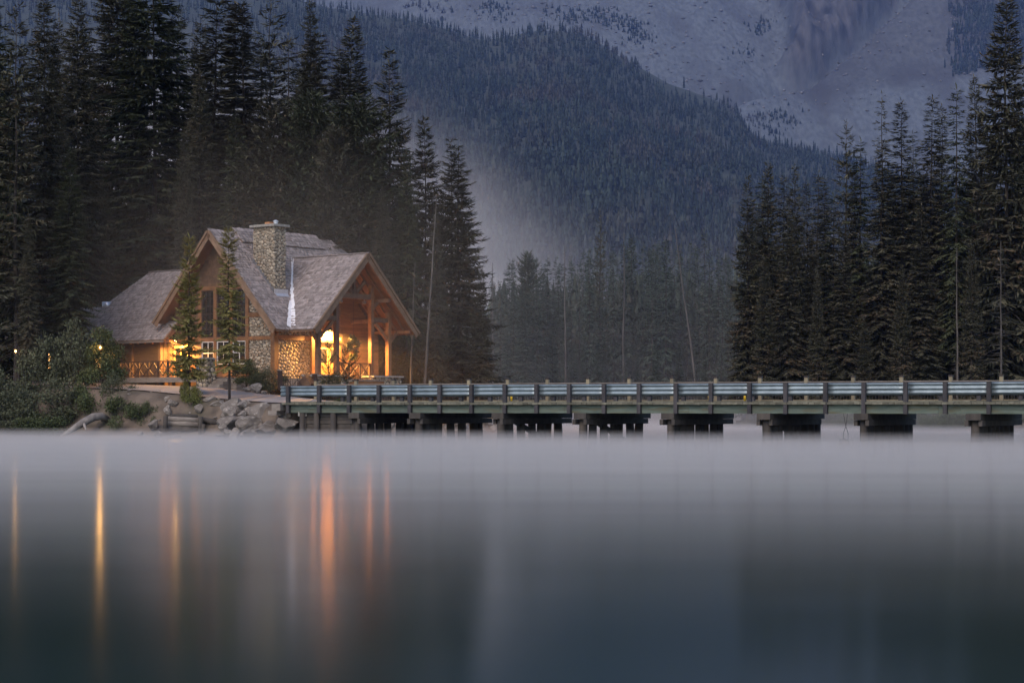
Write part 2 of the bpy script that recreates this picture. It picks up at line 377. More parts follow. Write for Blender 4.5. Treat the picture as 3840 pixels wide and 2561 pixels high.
# the bare mountain behind: scree cones below a cliff
def mount_z(X, Y):
    X = np.asarray(X, float); Y = np.asarray(Y, float)
    base = 60 + (Y - 2900) * 0.62
    wx = X + fbm(X, Y, 240, 3, 51) * 60
    def cone(xa, ya, za, sl, k=1.0): return za - sl * np.sqrt(((wx - xa) * k) ** 2 + (Y - ya) ** 2)
    fans = [cone(860, 3560, 900, 0.66, 0.95), cone(80, 3750, 960, 0.62, 0.8), cone(470, 3900, 1010, 0.62, 1.25), cone(-420, 3700, 900, .62, .9)]
    z = base
    for f in fans: z = np.maximum(z, f)
    # a fan of debris lies in front along this line; the cliff stands behind it
    line = 361 + (Y - 2960) * 0.905 + fbm(X, Y, 90, 3, 77) * 26; fan = sstep(-4, 12, X - line) * sstep(2900, 2980, Y)
    z = z + 26 * sstep(-10, 60, X - line) - 16 * np.exp(-((X - line + 22) / 26) ** 2)
    cl = sstep(425, 475, wx) * sstep(-2, 22, line - X) * sstep(3040, 3110, Y)
    ridge = 1 - np.abs(2 * vnoise(X, Y * .25, 48, 13) - 1)
    rid2 = 1 - np.abs(2 * vnoise(X + 5 * ridge, Y * .35, 17, 23) - 1)
    z = z + cl * (14 + 62 * ridge + 30 * rid2 + 46 * fbm(X, Y * 0.5, 26, 4, 11))
    gul = np.abs(fbm(X + Y * .12, Y * .12, 90, 3, 61))           # shallow runnels down the scree
    z = z + fbm(X, Y, 420, 3, 21) * 60 - np.exp(-(gul / .05) ** 2) * 2.2 + fbm(X, Y * .3, 50, 4, 8) * 9 + fbm(X, Y, 14, 2, 9) * 2.2
    return z, cl, fan
mx_ = np.concatenate([np.linspace(-1700, -260, 40, endpoint=False), np.linspace(-260, 1150, 260, endpoint=False), np.linspace(1150, 2100, 30)]); my_ = np.concatenate([np.linspace(2000, 2700, 30, endpoint=False), np.linspace(2700, 3500, 170, endpoint=False), np.linspace(3500, 4700, 40)])
MX, MY = np.meshgrid(mx_, my_); MZ, MC, MF = mount_z(MX, MY)
MZ = np.minimum(MZ, 1150 + fbm(MX, MY, 300, 4, 2) * 300)
idx = np.arange(MX.size).reshape(MX.shape); quads = np.stack([idx[:-1, :-1], idx[:-1, 1:], idx[1:, 1:], idx[1:, :-1]], -1).reshape(-1, 4)
me = np_mesh('mountain', np.stack([MX.ravel(), MY.ravel(), MZ.ravel()], 1), quads, SCREE, True)
ca = me.attributes.new('cliff', 'FLOAT', 'POINT'); ca.data.foreach_set('value', np.clip(MC.ravel() * 1.6 - 0.2 + 1.0 * fbm(MX, MY, 45, 3, 4).ravel(), 0, 1).astype(np.float32))
ca = me.attributes.new('fan', 'FLOAT', 'POINT'); ca.data.foreach_set('value', MF.ravel().astype(np.float32))
tag(link('mountain', me), kind='structure')
# bare rock of the cliff differs in colour from the scree
_n = SCREE.node_tree.nodes; _l = SCREE.node_tree.links; _b = _n['Principled BSDF']
_src = _b.inputs['Base Color'].links[0].from_socket
_at = _n.new('ShaderNodeAttribute'); _at.attribute_name = 'cliff'
_tc = _n.new('ShaderNodeTexCoord'); _mp = _n.new('ShaderNodeMapping'); _mp.inputs['Scale'].default_value = (0.09, 0.012, 0.03)
_nz = _n.new('ShaderNodeTexNoise'); _nz.inputs['Scale'].default_value = 1.0; _nz.inputs['Detail'].default_value = 8
_rp = _n.new('ShaderNodeMapRange'); _rp.inputs[1].default_value = .35; _rp.inputs[2].default_value = .65
_mc = _n.new('ShaderNodeMix'); _mc.data_type = 'RGBA'; _mc.inputs[6].default_value = (0.020, 0.020, 0.023, 1); _mc.inputs[7].default_value = (0.080, 0.076, 0.078, 1)
_mm = _n.new('ShaderNodeMix'); _mm.data_type = 'RGBA'
_l.new(_tc.outputs['Object'], _mp.inputs[0]); _l.new(_mp.outputs[0], _nz.inputs['Vector']); _l.new(_nz.outputs[0], _rp.inputs[0]); _l.new(_rp.outputs[0], _mc.inputs[0])
_af = _n.new('ShaderNodeAttribute'); _af.attribute_name = 'fan'       # right fan: browner rock debris, darkened further in place of relief shading
_mf = _n.new('ShaderNodeMix'); _mf.data_type = 'RGBA'; _mf.blend_type = 'MULTIPLY'; _mf.inputs[7].default_value = (0.74, 0.69, 0.66, 1)
_l.new(_af.outputs['Fac'], _mf.inputs[0]); _l.new(_src, _mf.inputs[6]); _src = _mf.outputs[2]
_l.new(_at.outputs['Fac'], _mm.inputs[0]); _l.new(_src, _mm.inputs[6]); _l.new(_mc.outputs[2], _mm.inputs[7]); _l.new(_mm.outputs[2], _b.inputs['Base Color'])

# ------------------------------------------------------------------ air: haze over the whole place, mist on the lake, a bank of mist in the valley
def vbox(name, a, b, m):
    o = MB().span(a, b).build(name, None, kind='stuff'); o.data.materials.append(m); return o
HAZE = volume_mat('haze air', 0.000054, (0.30, 0.46, 1.0))
vbox('haze', (-2600, -80, -3.0), (2900, 4900, 1600), HAZE)
MISTC = (1.0, 0.90, 0.85)
for _i, (_x0, _x1, _y0, _y1, _z0, _top, _den) in enumerate(((-330, 330, 44, 228, .012, 0.12, 0.036), (-328, 328, 30, 229, .015, 0.34, 0.021), (-326, 326, 18, 230, .018, 0.48, 0.0175), (-2, 120, 104.5, 226, .021, 1.15, 0.012), (-14, 75, 170, 330, .03, 3.0, .0005), (-15, 76, 173, 331, .033, 6.0, .0005), (-16, 77, 176, 332, .036, 9.5, .0005), (-17, 78, 180, 333, .039, 13.5, .0005), (-18, 79, 184, 334, .042, 18.0, .0004), (-19, 80, 188, 335, .045, 24.0, .0004))):
    vbox('mist', (_x0, _y0, _z0), (_x1, _y1, _top), volume_mat('lake mist', _den, MISTC))
# ================================================================== THE BRIDGE
BO = Vector((-10.70, 95.70, 0)); BD = Vector((0.8894, -0.4571, 0)); BP = Vector((0.4571, 0.8894, 0))   # start, along, across (away from us)
BRZ = math.atan2(BD.y, BD.x)
def bs(px, w=0.0):            # distance along the bridge of the point seen in photo column px, w metres across
    r = (px - CXP) / FPX; o = BO + BP * w
    return (r * o.y - o.x) / (BD.x - r * BD.y)
bridge = empty('road_bridge', BO, BRZ, 'low timber road bridge with steel guardrails on dark pile bents', 'bridge')
S0, S1 = 0.0, 44.0
post_px = [1085,1201,1313,1425,1541,1653,1772,1897,2016,2138,2269,2400,2538,2669,2814,2949,3099,3242,3399,3547,3711]
posts = [bs(p) for p in post_px] + [bs(3711) + 1.72 * k for k in range(1, 6)]
PW = 0.17
post_me = MB().box((0, 0, 0), (PW, PW, 1.30)); 
for zz in (0.48, 0.14): post_me.tube([(0.03, -PW/2 - .012, zz), (0.03, -PW/2 + .01, zz)], 0.014, 6)
post_me = post_me.mesh('guard_post', POSTD)
for i, s in enumerate(posts):
    link('guard_post', post_me, bridge, (s, -0.10, 1.86), (0, random.uniform(-.006, .006), 0))
# three-wave steel rail behind the posts, in lengths that overlap
prof = [(0.0, .00), (.03, .03), (.075, .075), (.105, .075), (.15, .01), (.18, .005), (.21, .01), (.255, .075), (.285, .075), (.33, .01), (.36, .005), (.39, .01), (.435, .075), (.465, .075), (.505, .02)]
def rail_mesh(s0, s1, n=8):
    b = MB(); vs = []
    for k in range(n + 1):
        s = s0 + (s1 - s0) * k / n
        for zz, yy in prof: vs.append((s, -yy, zz))
    m = len(prof); fs = []
    for k in range(n):
        for j in range(m - 1): fs.append((k*m+j, (k+1)*m+j, (k+1)*m+j+1, k*m+j+1))
    b.add(vs, fs); return b
for w, nm in ((0.085, 0), (4.30, 1)):
    for i in range(0, len(posts) - 1, 2):
        a = posts[i] - (0.32 if i == 0 else 0.10); b = posts[min(i + 2, len(posts) - 1)] + 0.10
        me = rail_mesh(a, b).mesh('guardrail', GALV, True)
        o = link('guardrail', me, bridge, (0, w + (0.004 * (i // 2 % 2)), 2.005 + random.uniform(-.006, .006)))
        if nm: o.rotation_euler = (0, 0, 0)
        sm = o.modifiers.new('thick', 'SOLIDIFY'); sm.thickness = 0.006
flare = rail_mesh(posts[0] - 0.62, posts[0] - 0.28, 3).build('rail_end', GALV, bridge); flare.location = (0, 0.10, 2.0)
for v in flare.data.vertices: v.co.y += 0.5 * (posts[0] - 0.28 - v.co.x) ** 2 * 2
for i, s in enumerate(posts): link('road_guard_post', post_me, bridge, (s + .25, 4.42, 1.86), (0, 0, math.pi))
# edge planks of the deck: each plank runs across, its end shows
s = -0.2; plank_w = 0.245
pm = MB().box((0, 3.25, 0), (plank_w - 0.012, 6.9, 0.10)).mesh('deck_plank', PLANK)
while s < S1:
    link('deck_plank', pm, bridge, (s, random.uniform(-.02, .02), 1.655 + random.uniform(-.006, .006))); s += plank_w
# kerb timbers lying on the planks
i = 0; s = -0.2
while s < S1 - 1:
    L = random.choice((3.6, 4.2, 4.9)); e = min(s + L, S1)
    MB().span((s, -.02, 1.709), (e - .015, .16, 1.765 + random.uniform(-.006, .006))).build('kerb_timber', PLANK, bridge); s = e
# green fascia timbers, two boards high in places
for a, b in zip(posts[:-1], posts[1:]):
    cut = a + (b - a) * random.choice((.35, .62, .82)) if random.random() < .4 else None
    ends = [a + .002, b - .002] if cut is None else [a + .002, cut - .004, cut + .004, b - .002]
    for p, q in zip(ends[::2], ends[1::2]):
        if random.random() < .5:
            h = random.uniform(1.38, 1.46)
            MB().span((p, 0.0, 1.225), (q, .10, h - .004)).build('fascia_timber', FASCIA, bridge)
            MB().span((p, 0.004, h + .004), (q, .10, 1.60)).build('fascia_timber', FASCIA, bridge)
        else:
            MB().span((p, 0.0, 1.225), (q, .10, 1.60)).build('fascia_timber', FASCIA, bridge)
for w in (1.0, 2.2, 3.4, 4.6, 5.8):
    MB().span((-.2, w, 1.235), (S1, w + .2, 1.60)).build('stringer', PILE, bridge)
# timber footway rail on the far side
FW = 6.0
fpost_px = [1185,1336,1477,1616,1759,1905,2054,2206,2361,2521,2685,2851,3024,3200,3381,3566,3756]
fposts = [bs(p, FW) for p in fpost_px]; fposts += [fposts[-1] + 2.0 * k for k in (1, 2, 3)]
fpm = MB().box((0, 0, .56), (.16, .16, 1.12)).mesh('rail_post', POSTL); fcm = MB().box((0, 0, 1.155), (.19, .19, .075)).mesh('post_cap', IRON)
for k, s in enumerate(fposts):
    p = link('rail_post', fpm, bridge, (s, FW, 1.71)); link('post_cap', fcm, p)
bal = MB().box((0, 0, .44), (.022, .022, .88)).mesh('baluster', IRON)
for k, (a, b) in enumerate(zip(fposts[:-1], fposts[1:])):
    MB().span((a + .09, FW - .07, 2.615), (b - .09, FW + .07, 2.655)).build('handrail', GREYWOOD, bridge)
    MB().span((a + .085, FW - .02, 2.50), (b - .085, FW + .02, 2.61)).build('rail_board', GREYWOOD, bridge)
    MB().span((a + .085, FW - .02, 1.79), (b - .085, FW + .02, 1.83)).build('bottom_rail', POSTL, bridge)
    n = 14
    for j in range(n):
        if k < 17: link('baluster', bal, bridge, (a + .09 + (b - a - .18) * (j + .5) / n, FW, 1.70))
# pile bents under the deck, 7.2 m deep across the bridge
for k, px in enumerate([1330,1558,1868,2176,2504,2863,3227,3648]):
    s = bs(px + 8); b = MB(); rr = random.Random(k)
    b.span((s - .30, -.28, .965), (s + .30, 7.0, 1.232))
    pier = b.build('pile_bent', PILE, bridge)
    for sx in (-.34, .19):
        MB().span((s + sx, -.34 + rr.uniform(-.1, .3), .72), (s + sx + .15, 6.9 - rr.uniform(0, .5), .955)).build('waler', PILE, pier)
    w = .12
    while w < 6.9:
        r = rr.uniform(.165, .21); lean = rr.uniform(-.05, .05)
        pb = MB().tube([(s + lean * 2 + rr.uniform(-.05, .05), w, -1.6), (s + lean * .6, w + rr.uniform(-.04, .04), .3), (s, w, .968)], [r * 1.05, r * 1.02, r * .96], 9)
        pb.build('pile', PILE, pier, True); w += rr.choice((.62, .78, 1.0, 1.15))
    if k in (2, 3, 5, 7):
        MB().beam((s + .02, 1.2, .9), (s + .02, 5.4, -.3), .09, .24).build('cross_brace', PILE, pier)
# dark plank bulkhead holding the bank below the first spans
for j in range(9):
    MB().span((bs(1135), .25 + rr.uniform(-.03, .03), -.35 + j * .175), (bs(1322), .37, -.185 + j * .175)).build('bulkhead_plank', PILE, bridge)
for px in (1128, 1180, 1245, 1318):
    MB().tube([(bs(px), .1, -1.2), (bs(px) + rr.uniform(-.1, .1), .1, 1.21)], .14, 8).build('bulkhead_pile', PILE, bridge, True)
for px, lb in ((1918, 'first yellow marker post on the bridge, near the chalet end'), (2659, 'yellow marker post half behind a guardrail post at mid bridge'), (2793, 'bright yellow marker post standing between two guardrail posts')):
    s = bs(px, 5.3); o = BO + BD * s + BP * 5.3
    MB().tube([(0, 0, 0), (0, 0, .44)], .055, 10).sphere((0, 0, .44), .055, 8, 5).build('marker_post', YELLOW, None, True, lb, 'marker post', 'yellow marker posts on the bridge footway').location = (o.x, o.y, 1.708)
# the stub of post and beam ends at the left abutment
for (x0, x1, z0, z1) in ((1034, 1066, 1.33, 1.66), (1020, 1052, 1.10, 1.32)):
    MB().span((bs(x0), -.35, z0), (bs(x1), .3, z1)).build('abutment_timber', GREYWOOD, bridge)
# a weight hanging from the deck on a loop of rope
hp = at(3172, 1640, 1); s = bs(3172, -.2); o = BO + BD * s + BP * -.2
hw = empty('hanging_weight', (o.x, o.y, 0), BRZ, 'dark stone hanging on a crossed loop of rope under the bridge', 'weight')
rp = MB(); rp.tube([(-.10, 0, 1.22), (-.02, 0, .80), (.0, 0, .70), (-.11, 0, .40), (-.10, 0, .12)], .010, 5)
rp.tube([(.07, 0, 1.22), (.02, 0, .80), (.0, 0, .70), (.10, 0, .40), (.09, 0, .14)], .010, 5); rp.build('rope', IRON, hw)
st = MB().sphere((-.06, 0, .05), (.24, .18, .13), 10, 7).build('stone', PILE, hw, True)
for v in st.data.vertices: v.co += v.co.normalized() * noise.noise(v.co * 6) * .05
# ================================================================== THE CHALET
CO = Vector((-16.72, 110.0, 0)); CRZ = math.atan2(-.6222, .7828)
U, V = Vector((.7828, -.6222, 0)), Vector((.6222, .7828, 0))
def cw(u, v, z): return CO + U * u + V * v + Vector((0, 0, z))       # chalet frame to the world
chalet = empty('chalet', CO, CRZ, 'timber and stone lakeside chalet with steep shingled gables, stone chimney and lit porch', 'house')

def frame_of(A, S):
    A, S = Vector(A).normalized(), Vector(S).normalized(); Nn = A.cross(S)
    if Nn.z < 0: Nn = -Nn; A2 = -A
    else: A2 = A
    return A, S, Nn, Matrix((A2, S, Nn)).transposed()
def row_spans(poly, s):
    xs = []
    for i in range(len(poly)):
        (a0, s0), (a1, s1) = poly[i], poly[(i + 1) % len(poly)]
        if (s0 > s) != (s1 > s): xs.append(a0 + (a1 - a0) * (s - s0) / (s1 - s0))
    xs.sort(); return list(zip(xs[::2], xs[1::2]))
SHINGLES = []        # (roof object, 4x4 local matrix, size key)
def shingle_plane(roof, E, A, S, poly, exp=0.205, lift=0.06, rnd=random.Random(5)):
    A, S, Nn, M3 = frame_of(A, S); E = Vector(E); smin = min(p[1] for p in poly); smax = max(p[1] for p in poly)
    s = smin - 0.05
    while s < smax - 0.05:
        wav = rnd.uniform(-.012, .012)
        for a0, a1 in row_spans(poly, max(smin + .01, s + exp * .5)):
            a = a0 - rnd.uniform(0, .1)
            while a < a1:
                w = rnd.choice((.11, .15, .19, .24, .29)) * rnd.uniform(.9, 1.1)
                w = min(w, a1 - a + .03)
                if w < .05: break
                tilt = Matrix.Rotation(R(-5.2 + rnd.uniform(-1.6, 1.0)), 3, 'X')
                c = E + A * (a + w / 2) + S * (s + .17 + wav + rnd.uniform(-.018, .018)) + Nn * (lift + rnd.uniform(-.006, .01))
                m = Matrix.Translation(c) @ (M3 @ tilt).to_4x4() @ Matrix.Diagonal((w - .010, .36, .040, 1))
                SHINGLES.append((roof, m)); a += w
        s += exp
def slab(name, E, A, S, poly, th, m, parent):
    A, S, Nn, _ = frame_of(A, S); E = Vector(E)
    b = MB().prism([E + A * a + S * s for a, s in poly], -Nn * th); o = b.build(name, m, parent); recalc(o.data); return o

# --- roofs
RS = 7.53
right_poly = [(0, 0), (1.22, 0), (5.29, 5.78), (9.36, 0), (9.6, 0), (11.2, 5.2), (9.7, RS), (0, RS)]
rE, rA, rS = (5.11, 0, 5.66), (0, 1, 0), (-5.11, 0, 5.53)
main_roof = slab('roof', rE, rA, rS, right_poly, .10, ROOFDECK, chalet)
shingle_plane(main_roof, rE, rA, rS, right_poly)
lE, lA, lS = (-4.41, 0, 6.27), (0, 1, 0), (4.41, 0, 4.92)
LS = math.hypot(4.41, 4.92)
left_poly = [(0, 0), (9.7, 0), (9.7, LS), (0, LS)]
left_roof = slab('roof', lE, lA, lS, left_poly, .10, ROOFDECK, chalet)
shingle_plane(left_roof, lE, lA, lS, left_poly, .30)
# raised ridge vent
vent = MB()
for sg in (1, -1):
    p = [Vector((0, 1.9, 11.38)), Vector((0, 8.5, 11.38)), Vector((sg * .62, 8.5, 10.71)), Vector((sg * .62, 1.9, 10.71))]
    vent.prism(p, (0, 0, -.05))
vent = vent.build('ridge_vent', TIMBER, chalet); recalc(vent.data)
shingle_plane(vent, (.62, 1.9, 10.71), (0, 1, 0), (-.62, 0, .67), [(0, 0), (6.6, 0), (6.6, .913), (0, .913)], lift=.03)
MB().span((.40, 1.95, 10.66), (.46, 8.45, 10.84)).build('vent_board', TIMBER, chalet)
PE, PA, PS_ = (6.97, 1.13, 5.66), (-1, 0, 0), (0, 4.16, 4.24); PL = 5.94
porch_poly = [(0, 0), (1.86, 0), (5.78, PL), (0, PL)]
porch_roof = slab('porch_roof', PE, PA, PS_, porch_poly, .09, ROOFDECK, chalet)
shingle_plane(porch_roof, PE, PA, PS_, porch_poly)
P2E, P2S = (6.97, 9.45, 5.66), (0, -4.16, 4.24)
porch2 = slab('porch_roof', P2E, PA, P2S, porch_poly, .09, ROOFDECK, chalet)
shingle_plane(porch2, P2E, PA, P2S, porch_poly, .30)
WE, WA, WS = (-3.5, -.2, 5.27), (-1, 0, 0), (0, 1, 1)
wing_poly = [(0, 0), (0, 1.41), (.9, 1.41), (.9, 5.94), (5.9, 5.94), (7.75, 2.9), (22, 2.9), (22, 0)]
wing_roof = slab('wing_roof', WE, WA, WS, wing_poly, .10, ROOFDECK, chalet)
shingle_plane(wing_roof, WE, WA, WS, wing_poly)
dE = (-12.0, 1.25, 7.05)
dormer = slab('wing_roof', dE, WA, (0, 1, .35), [(0, 0), (0, 1.1), (9.5, 1.1), (9.5, 0)], .16, LEAD, chalet)
shingle_plane(dormer, dE, WA, (0, 1, .35), [(0, 0), (0, 1.1), (9.5, 1.1), (9.5, 0)], .25, .02)
MB().tube([(-11.0, 2.0, 7.3), (-11.0, 2.0, 7.75)], .30, 10).build('roof_ventilator', ZINC, chalet, True)
# keep the 300 shingles nearest to the lake as pieces, the rest joined per roof
CAMC = Matrix.Rotation(-CRZ, 4, 'Z') @ Vector((-CO.x, -CO.y, 0)); CAMC.z = CH
unit = np.array([(-.5,-.5,-.5),(.5,-.5,-.5),(.5,.5,-.5),(-.5,.5,-.5),(-.5,-.5,.5),(.5,-.5,.5),(.5,.5,.5),(-.5,.5,.5)])
uq = np.array([(0,3,2,1),(4,5,6,7),(0,1,5,4),(1,2,6,5),(2,3,7,6),(3,0,4,7)])
shingle_me = np_mesh('shingle', unit, uq, SHAKE)
cand = [k for k, (r, m) in enumerate(SHINGLES) if r in (main_roof, porch_roof)]
cand.sort(key=lambda k: (SHINGLES[k][1].translation - CAMC).length / SHINGLES[k][1].to_scale().x ** .5)
pieces = set(cand[:300])
for k in cand[:300]:
    r, m = SHINGLES[k]; o = link('shingle', shingle_me, r); o.matrix_local = m
for r in (main_roof, left_roof, vent, porch_roof, porch2, wing_roof, dormer):
    ms = [np.array(m) for k, (q, m) in enumerate(SHINGLES) if q is r and k not in pieces]
    if not ms: continue
    ms = np.array(ms); h = np.concatenate([unit, np.ones((8, 1))], 1)
    vv = np.einsum('nij,kj->nki', ms, h)[:, :, :3].reshape(-1, 3)
    ff = (uq[None] + (np.arange(len(ms)) * 8)[:, None, None]).reshape(-1, 4)
    o = link('shingles', np_mesh('shingles', vv, ff, SHAKE), r); o['kind'] = 'stuff'
# ridge caps
for (p, q) in (((6.99, 5.29, 9.985), (1.3, 5.29, 9.985)),):
    MB().beam(p, q, .26, .05).build('ridge_cap', SHAKE, chalet)
MB().beam((-4.4, 4.0, 9.57), (-9.5, 4.0, 9.57), .22, .05).build('ridge_cap', SHAKE, chalet)
# torn white metal in the valley
rng = random.Random(3); A_, S_, N_, _ = frame_of(rA, rS); A2_, S2_, N2_, _ = frame_of(PA, PS_)
vb0 = Vector(rE) + A_ * 1.22; vb1 = Vector(rE) + A_ * 5.29 + S_ * 5.78; vd = (vb1 - vb0)
vm = MB(); nseg = 22
for side, (ax, nn) in enumerate(((-A_, N_), (-A2_ * -1, N2_))):
    across = ax - vd.normalized() * ax.dot(vd.normalized()); across.normalize()
    if side: across = (A2_ * -1 - vd.normalized() * (A2_ * -1).dot(vd.normalized())).normalized()
    for k in range(nseg):
        t0, t1 = k / nseg, (k + 1) / nseg
        wA = .30 * (1 - t0) ** 1.3 + .055 + rng.uniform(-.03, .05) * (t0 < .9); wB = .30 * (1 - t1) ** 1.3 + .055 + rng.uniform(-.03, .05)
        if .32 < t0 < .42 and side == 0: continue
        lift = nn * .135
        p = [vb0 + vd * t0 + lift, vb0 + vd * t1 + lift, vb0 + vd * t1 + across * wB + lift, vb0 + vd * t0 + across * wA + lift]
        vm.prism(p, nn * .01)
vf = vm.build('valley_flashing', WHITE, chalet); recalc(vf.data); vf['label'] = 'torn white metal strip in the roof valley'
MB().beam(vb0 + N_ * .11, vb0 + vd * .55 + N_ * .10, .03, .03).build('valley_seam', LEAD, chalet)

BARGE = mat('weathered barge timber', (0.215, 0.135, 0.085), (0.15, 0.09, 0.055), 3, rough=0.75, objr=0.15)
# --- barge boards
def barge(p, q, parent, w1=.30, w2=.13, out=(0, -1, 0)):
    p, q, out = Vector(p), Vector(q), Vector(out); d = (q - p).normalized(); up = out.cross(d)
    if up.z < 0: up = -up
    MB().beam(p - up * .10 + out * .045, q - up * .10 + out * .045, .055, w1, up).build('barge_board', BARGE, parent)
    MB().beam(p + up * .075 + out * .085, q + up * .075 + out * .085, .12, w2, up).build('barge_trim', BARGE, parent)
barge((5.16, 0, 5.60), (0, 0, 11.15), chalet); barge((-4.5, 0, 6.18), (0, 0, 11.15), chalet)
barge((6.97, 1.08, 5.60), (6.97, 5.29, 9.88), chalet, out=(1, 0, 0)); barge((6.97, 9.50, 5.60), (6.97, 5.29, 9.88), chalet, out=(1, 0, 0))
barge((-3.5, -.25, 5.2), (-3.5, 1.2, 6.62), chalet, .18, .08, (1, 0, 0))
MB().beam((7.02, 5.29, 9.62), (7.02, 5.29, 9.98), .16, .12).build('finial_block', TIMBER_D, chalet)
MB().beam((0, -.06, 10.86), (0, -.06, 11.24), .12, .16).build('finial_block', TIMBER_D, chalet)
# eave boards and rafter tails
MB().span((-3.5, -.26, 5.14), (-25.4, -.21, 5.28)).build('eave_board', GREYWOOD, chalet)
for k in range(14):
    u = -3.9 - k * .62
    MB().beam((u, -.2, 5.13), (u, .6, 5.80), .07, .15).build('rafter_tail', TIMBER, chalet)
for k in range(3): MB().beam((5.05, .35 + k * .5, 5.58), (4.3, .35 + k * .5, 6.36), .08, .15).build('rafter_tail', TIMBER, chalet)
MB().span((5.13, 0.02, 5.56), (5.18, 1.2, 5.67)).build('eave_board', TIMBER_D, chalet)
MB().span((6.95, 1.07, 5.555), (5.2, 1.12, 5.665)).build('eave_board', TIMBER_D, chalet)
MB().beam((-3.2, .5, 5.2), (-3.2, -.15, 5.2), .12, .16).build('eave_bracket', TIMBER, chalet)

# --- walls behind the cladding
GW = .80                       # gable wall plane, v
def gable_top(u): return 11.19 - (1.082 * u if u > 0 else 1.115 * -u) - .16
core = MB().prism([(-4.3, GW + .06, 2.4), (4.28, GW + .06, 2.4), (4.28, GW + .06, gable_top(4.28)), (0, GW + .06, gable_top(0)), (-4.3, GW + .06, gable_top(-4.3))], (0, .12, 0))
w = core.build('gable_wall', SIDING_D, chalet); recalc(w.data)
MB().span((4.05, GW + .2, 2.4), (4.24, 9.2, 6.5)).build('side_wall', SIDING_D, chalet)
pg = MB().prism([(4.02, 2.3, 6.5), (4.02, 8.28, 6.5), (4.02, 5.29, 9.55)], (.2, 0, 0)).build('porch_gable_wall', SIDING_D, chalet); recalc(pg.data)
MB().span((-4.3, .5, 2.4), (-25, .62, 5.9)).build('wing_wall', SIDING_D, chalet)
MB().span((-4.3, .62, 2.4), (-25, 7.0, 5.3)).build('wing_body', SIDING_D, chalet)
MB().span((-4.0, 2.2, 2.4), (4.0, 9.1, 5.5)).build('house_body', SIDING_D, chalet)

# siding boards, one by one
def boards(axis, a0, a1, z0, z1, face, m, parent=chalet, step=.150, gap=.010, th=.03, sgn=-1, zmax=None):
    z = z0
    A0, A1 = a0, a1
    while z < z1 - .03:
        h = min(step, z1 - z)
        if axis == 'v' and z > 5.4: a0, a1 = max(A0, 5.29 - (9.40 - z) / 1.02), min(A1, 5.29 + (9.40 - z) / 1.02)
        if axis == 'u': b = MB().span((a0, face, z + gap), (a1, face + sgn * th, z + h))
        else: b = MB().span((face, a0, z + gap), (face + sgn * th, a1, z + h))
        b.build('siding_board', m, parent); z += step
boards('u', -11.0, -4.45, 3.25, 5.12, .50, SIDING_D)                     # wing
boards('u', -2.45, -1.72, 3.15, 5.18, GW + .06, SIDING)                  # beside the entry door
boards('u', -1.45, 2.05, 2.75, 3.84, GW + .06, SIDING)                   # under the big windows
boards('v', 6.0, 9.15, 3.12, 8.0, 4.24, SIDING, sgn=1)                   # back of the porch
boards('v', 2.95, 6.0, 5.85, 8.8, 4.24, SIDING, sgn=1)
z = 8.22
while z < 10.6:                                                         # shingled gable top
    hw = max(.2, (gable_top(0) - z) / 1.1 - .15)
    n = max(1, int(2 * hw / .28))
    for k in range(n):
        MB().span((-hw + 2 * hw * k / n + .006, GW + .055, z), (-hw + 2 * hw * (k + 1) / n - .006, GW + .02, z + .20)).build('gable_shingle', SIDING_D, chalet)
    z += .21

# --- timbers of the big gable
def timber(a, b, m=TIMBER, name='timber_beam'):
    return MB().span(a, b).build(name, m, chalet)
for u, z1 in ((-1.58, 8.2), (-.35, 8.0), (.91, 8.0), (2.19, 8.0), (4.18, 6.1)):
    timber((u - .12, GW - .06, 2.6), (u + .12, GW + .06, z1), name='timber_post')
timber((-2.9, GW - .09, 8.0), (2.75, GW + .05, 8.22))
for a, b in ((-1.46, -.47), (-.23, .79), (1.03, 2.07), (2.31, 4.06)): timber((a, GW - .05, 5.16), (b, GW + .06, 5.36))
timber((2.31, GW - .05, 6.42), (3.95, GW + .06, 6.66))
timber((-4.25, GW - .05, 5.20), (-1.70, GW + .06, 5.42))
timber((-4.2, GW - .06, 3.1), (-4.0, GW + .06, 5.2), name='timber_post')
timber((4.06, GW - .09, 2.5), (4.36, GW + .21, 5.6), name='timber_post')

# windows
def window(u0, u1, z0, z1, nu, nz, fm, face=GW, lit=None, bar=.022):
    fr = MB(); f = .045
    for a, b in (((u0, face - .03, z0), (u1, face + .03, z0 + f)), ((u0, face - .03, z1 - f), (u1, face + .03, z1)),
                 ((u0, face - .03, z0 + f), (u0 + f, face + .03, z1 - f)), ((u1 - f, face - .03, z0 + f), (u1, face + .03, z1 - f))): fr.span(a, b)
    o = fr.build('window', fm, chalet)
    MB().span((u0 + f, face + .022, z0 + f), (u1 - f, face + .03, z1 - f)).build('pane', lit or GLASS, o)
    for k in range(1, nu):
        x = u0 + (u1 - u0) * k / nu; MB().span((x - bar / 2, face - .005, z0 + f), (x + bar / 2, face + .02, z1 - f)).build('muntin', fm, o)
    for k in range(1, nz):
        y = z0 + (z1 - z0) * k / nz; MB().span((u0 + f, face - .008, y - bar / 2), (u1 - f, face + .017, y + bar / 2)).build('muntin', fm, o)
    return o
DKFRAME = mat('dark window frame', (0.055, 0.032, 0.022), rough=0.6)
for a, b in ((-1.45, -.48), (-.22, .78), (1.04, 2.06)):
    window(a, b, 5.38, 7.98, 3, 6, DKFRAME)
    w = window(a, b, 3.86, 5.14, 2, 2, WHITEFRAME, bar=.045)
for k, u in enumerate((-6.5, -8.8, -9.9, -12.0, -14.6, -15.8)):
    window(u - .4, u + .4, 3.7, 4.75, 2, 2, DKFRAME, .44, GLOW if k in (1, 2, 4) else None) if u < -8 else None

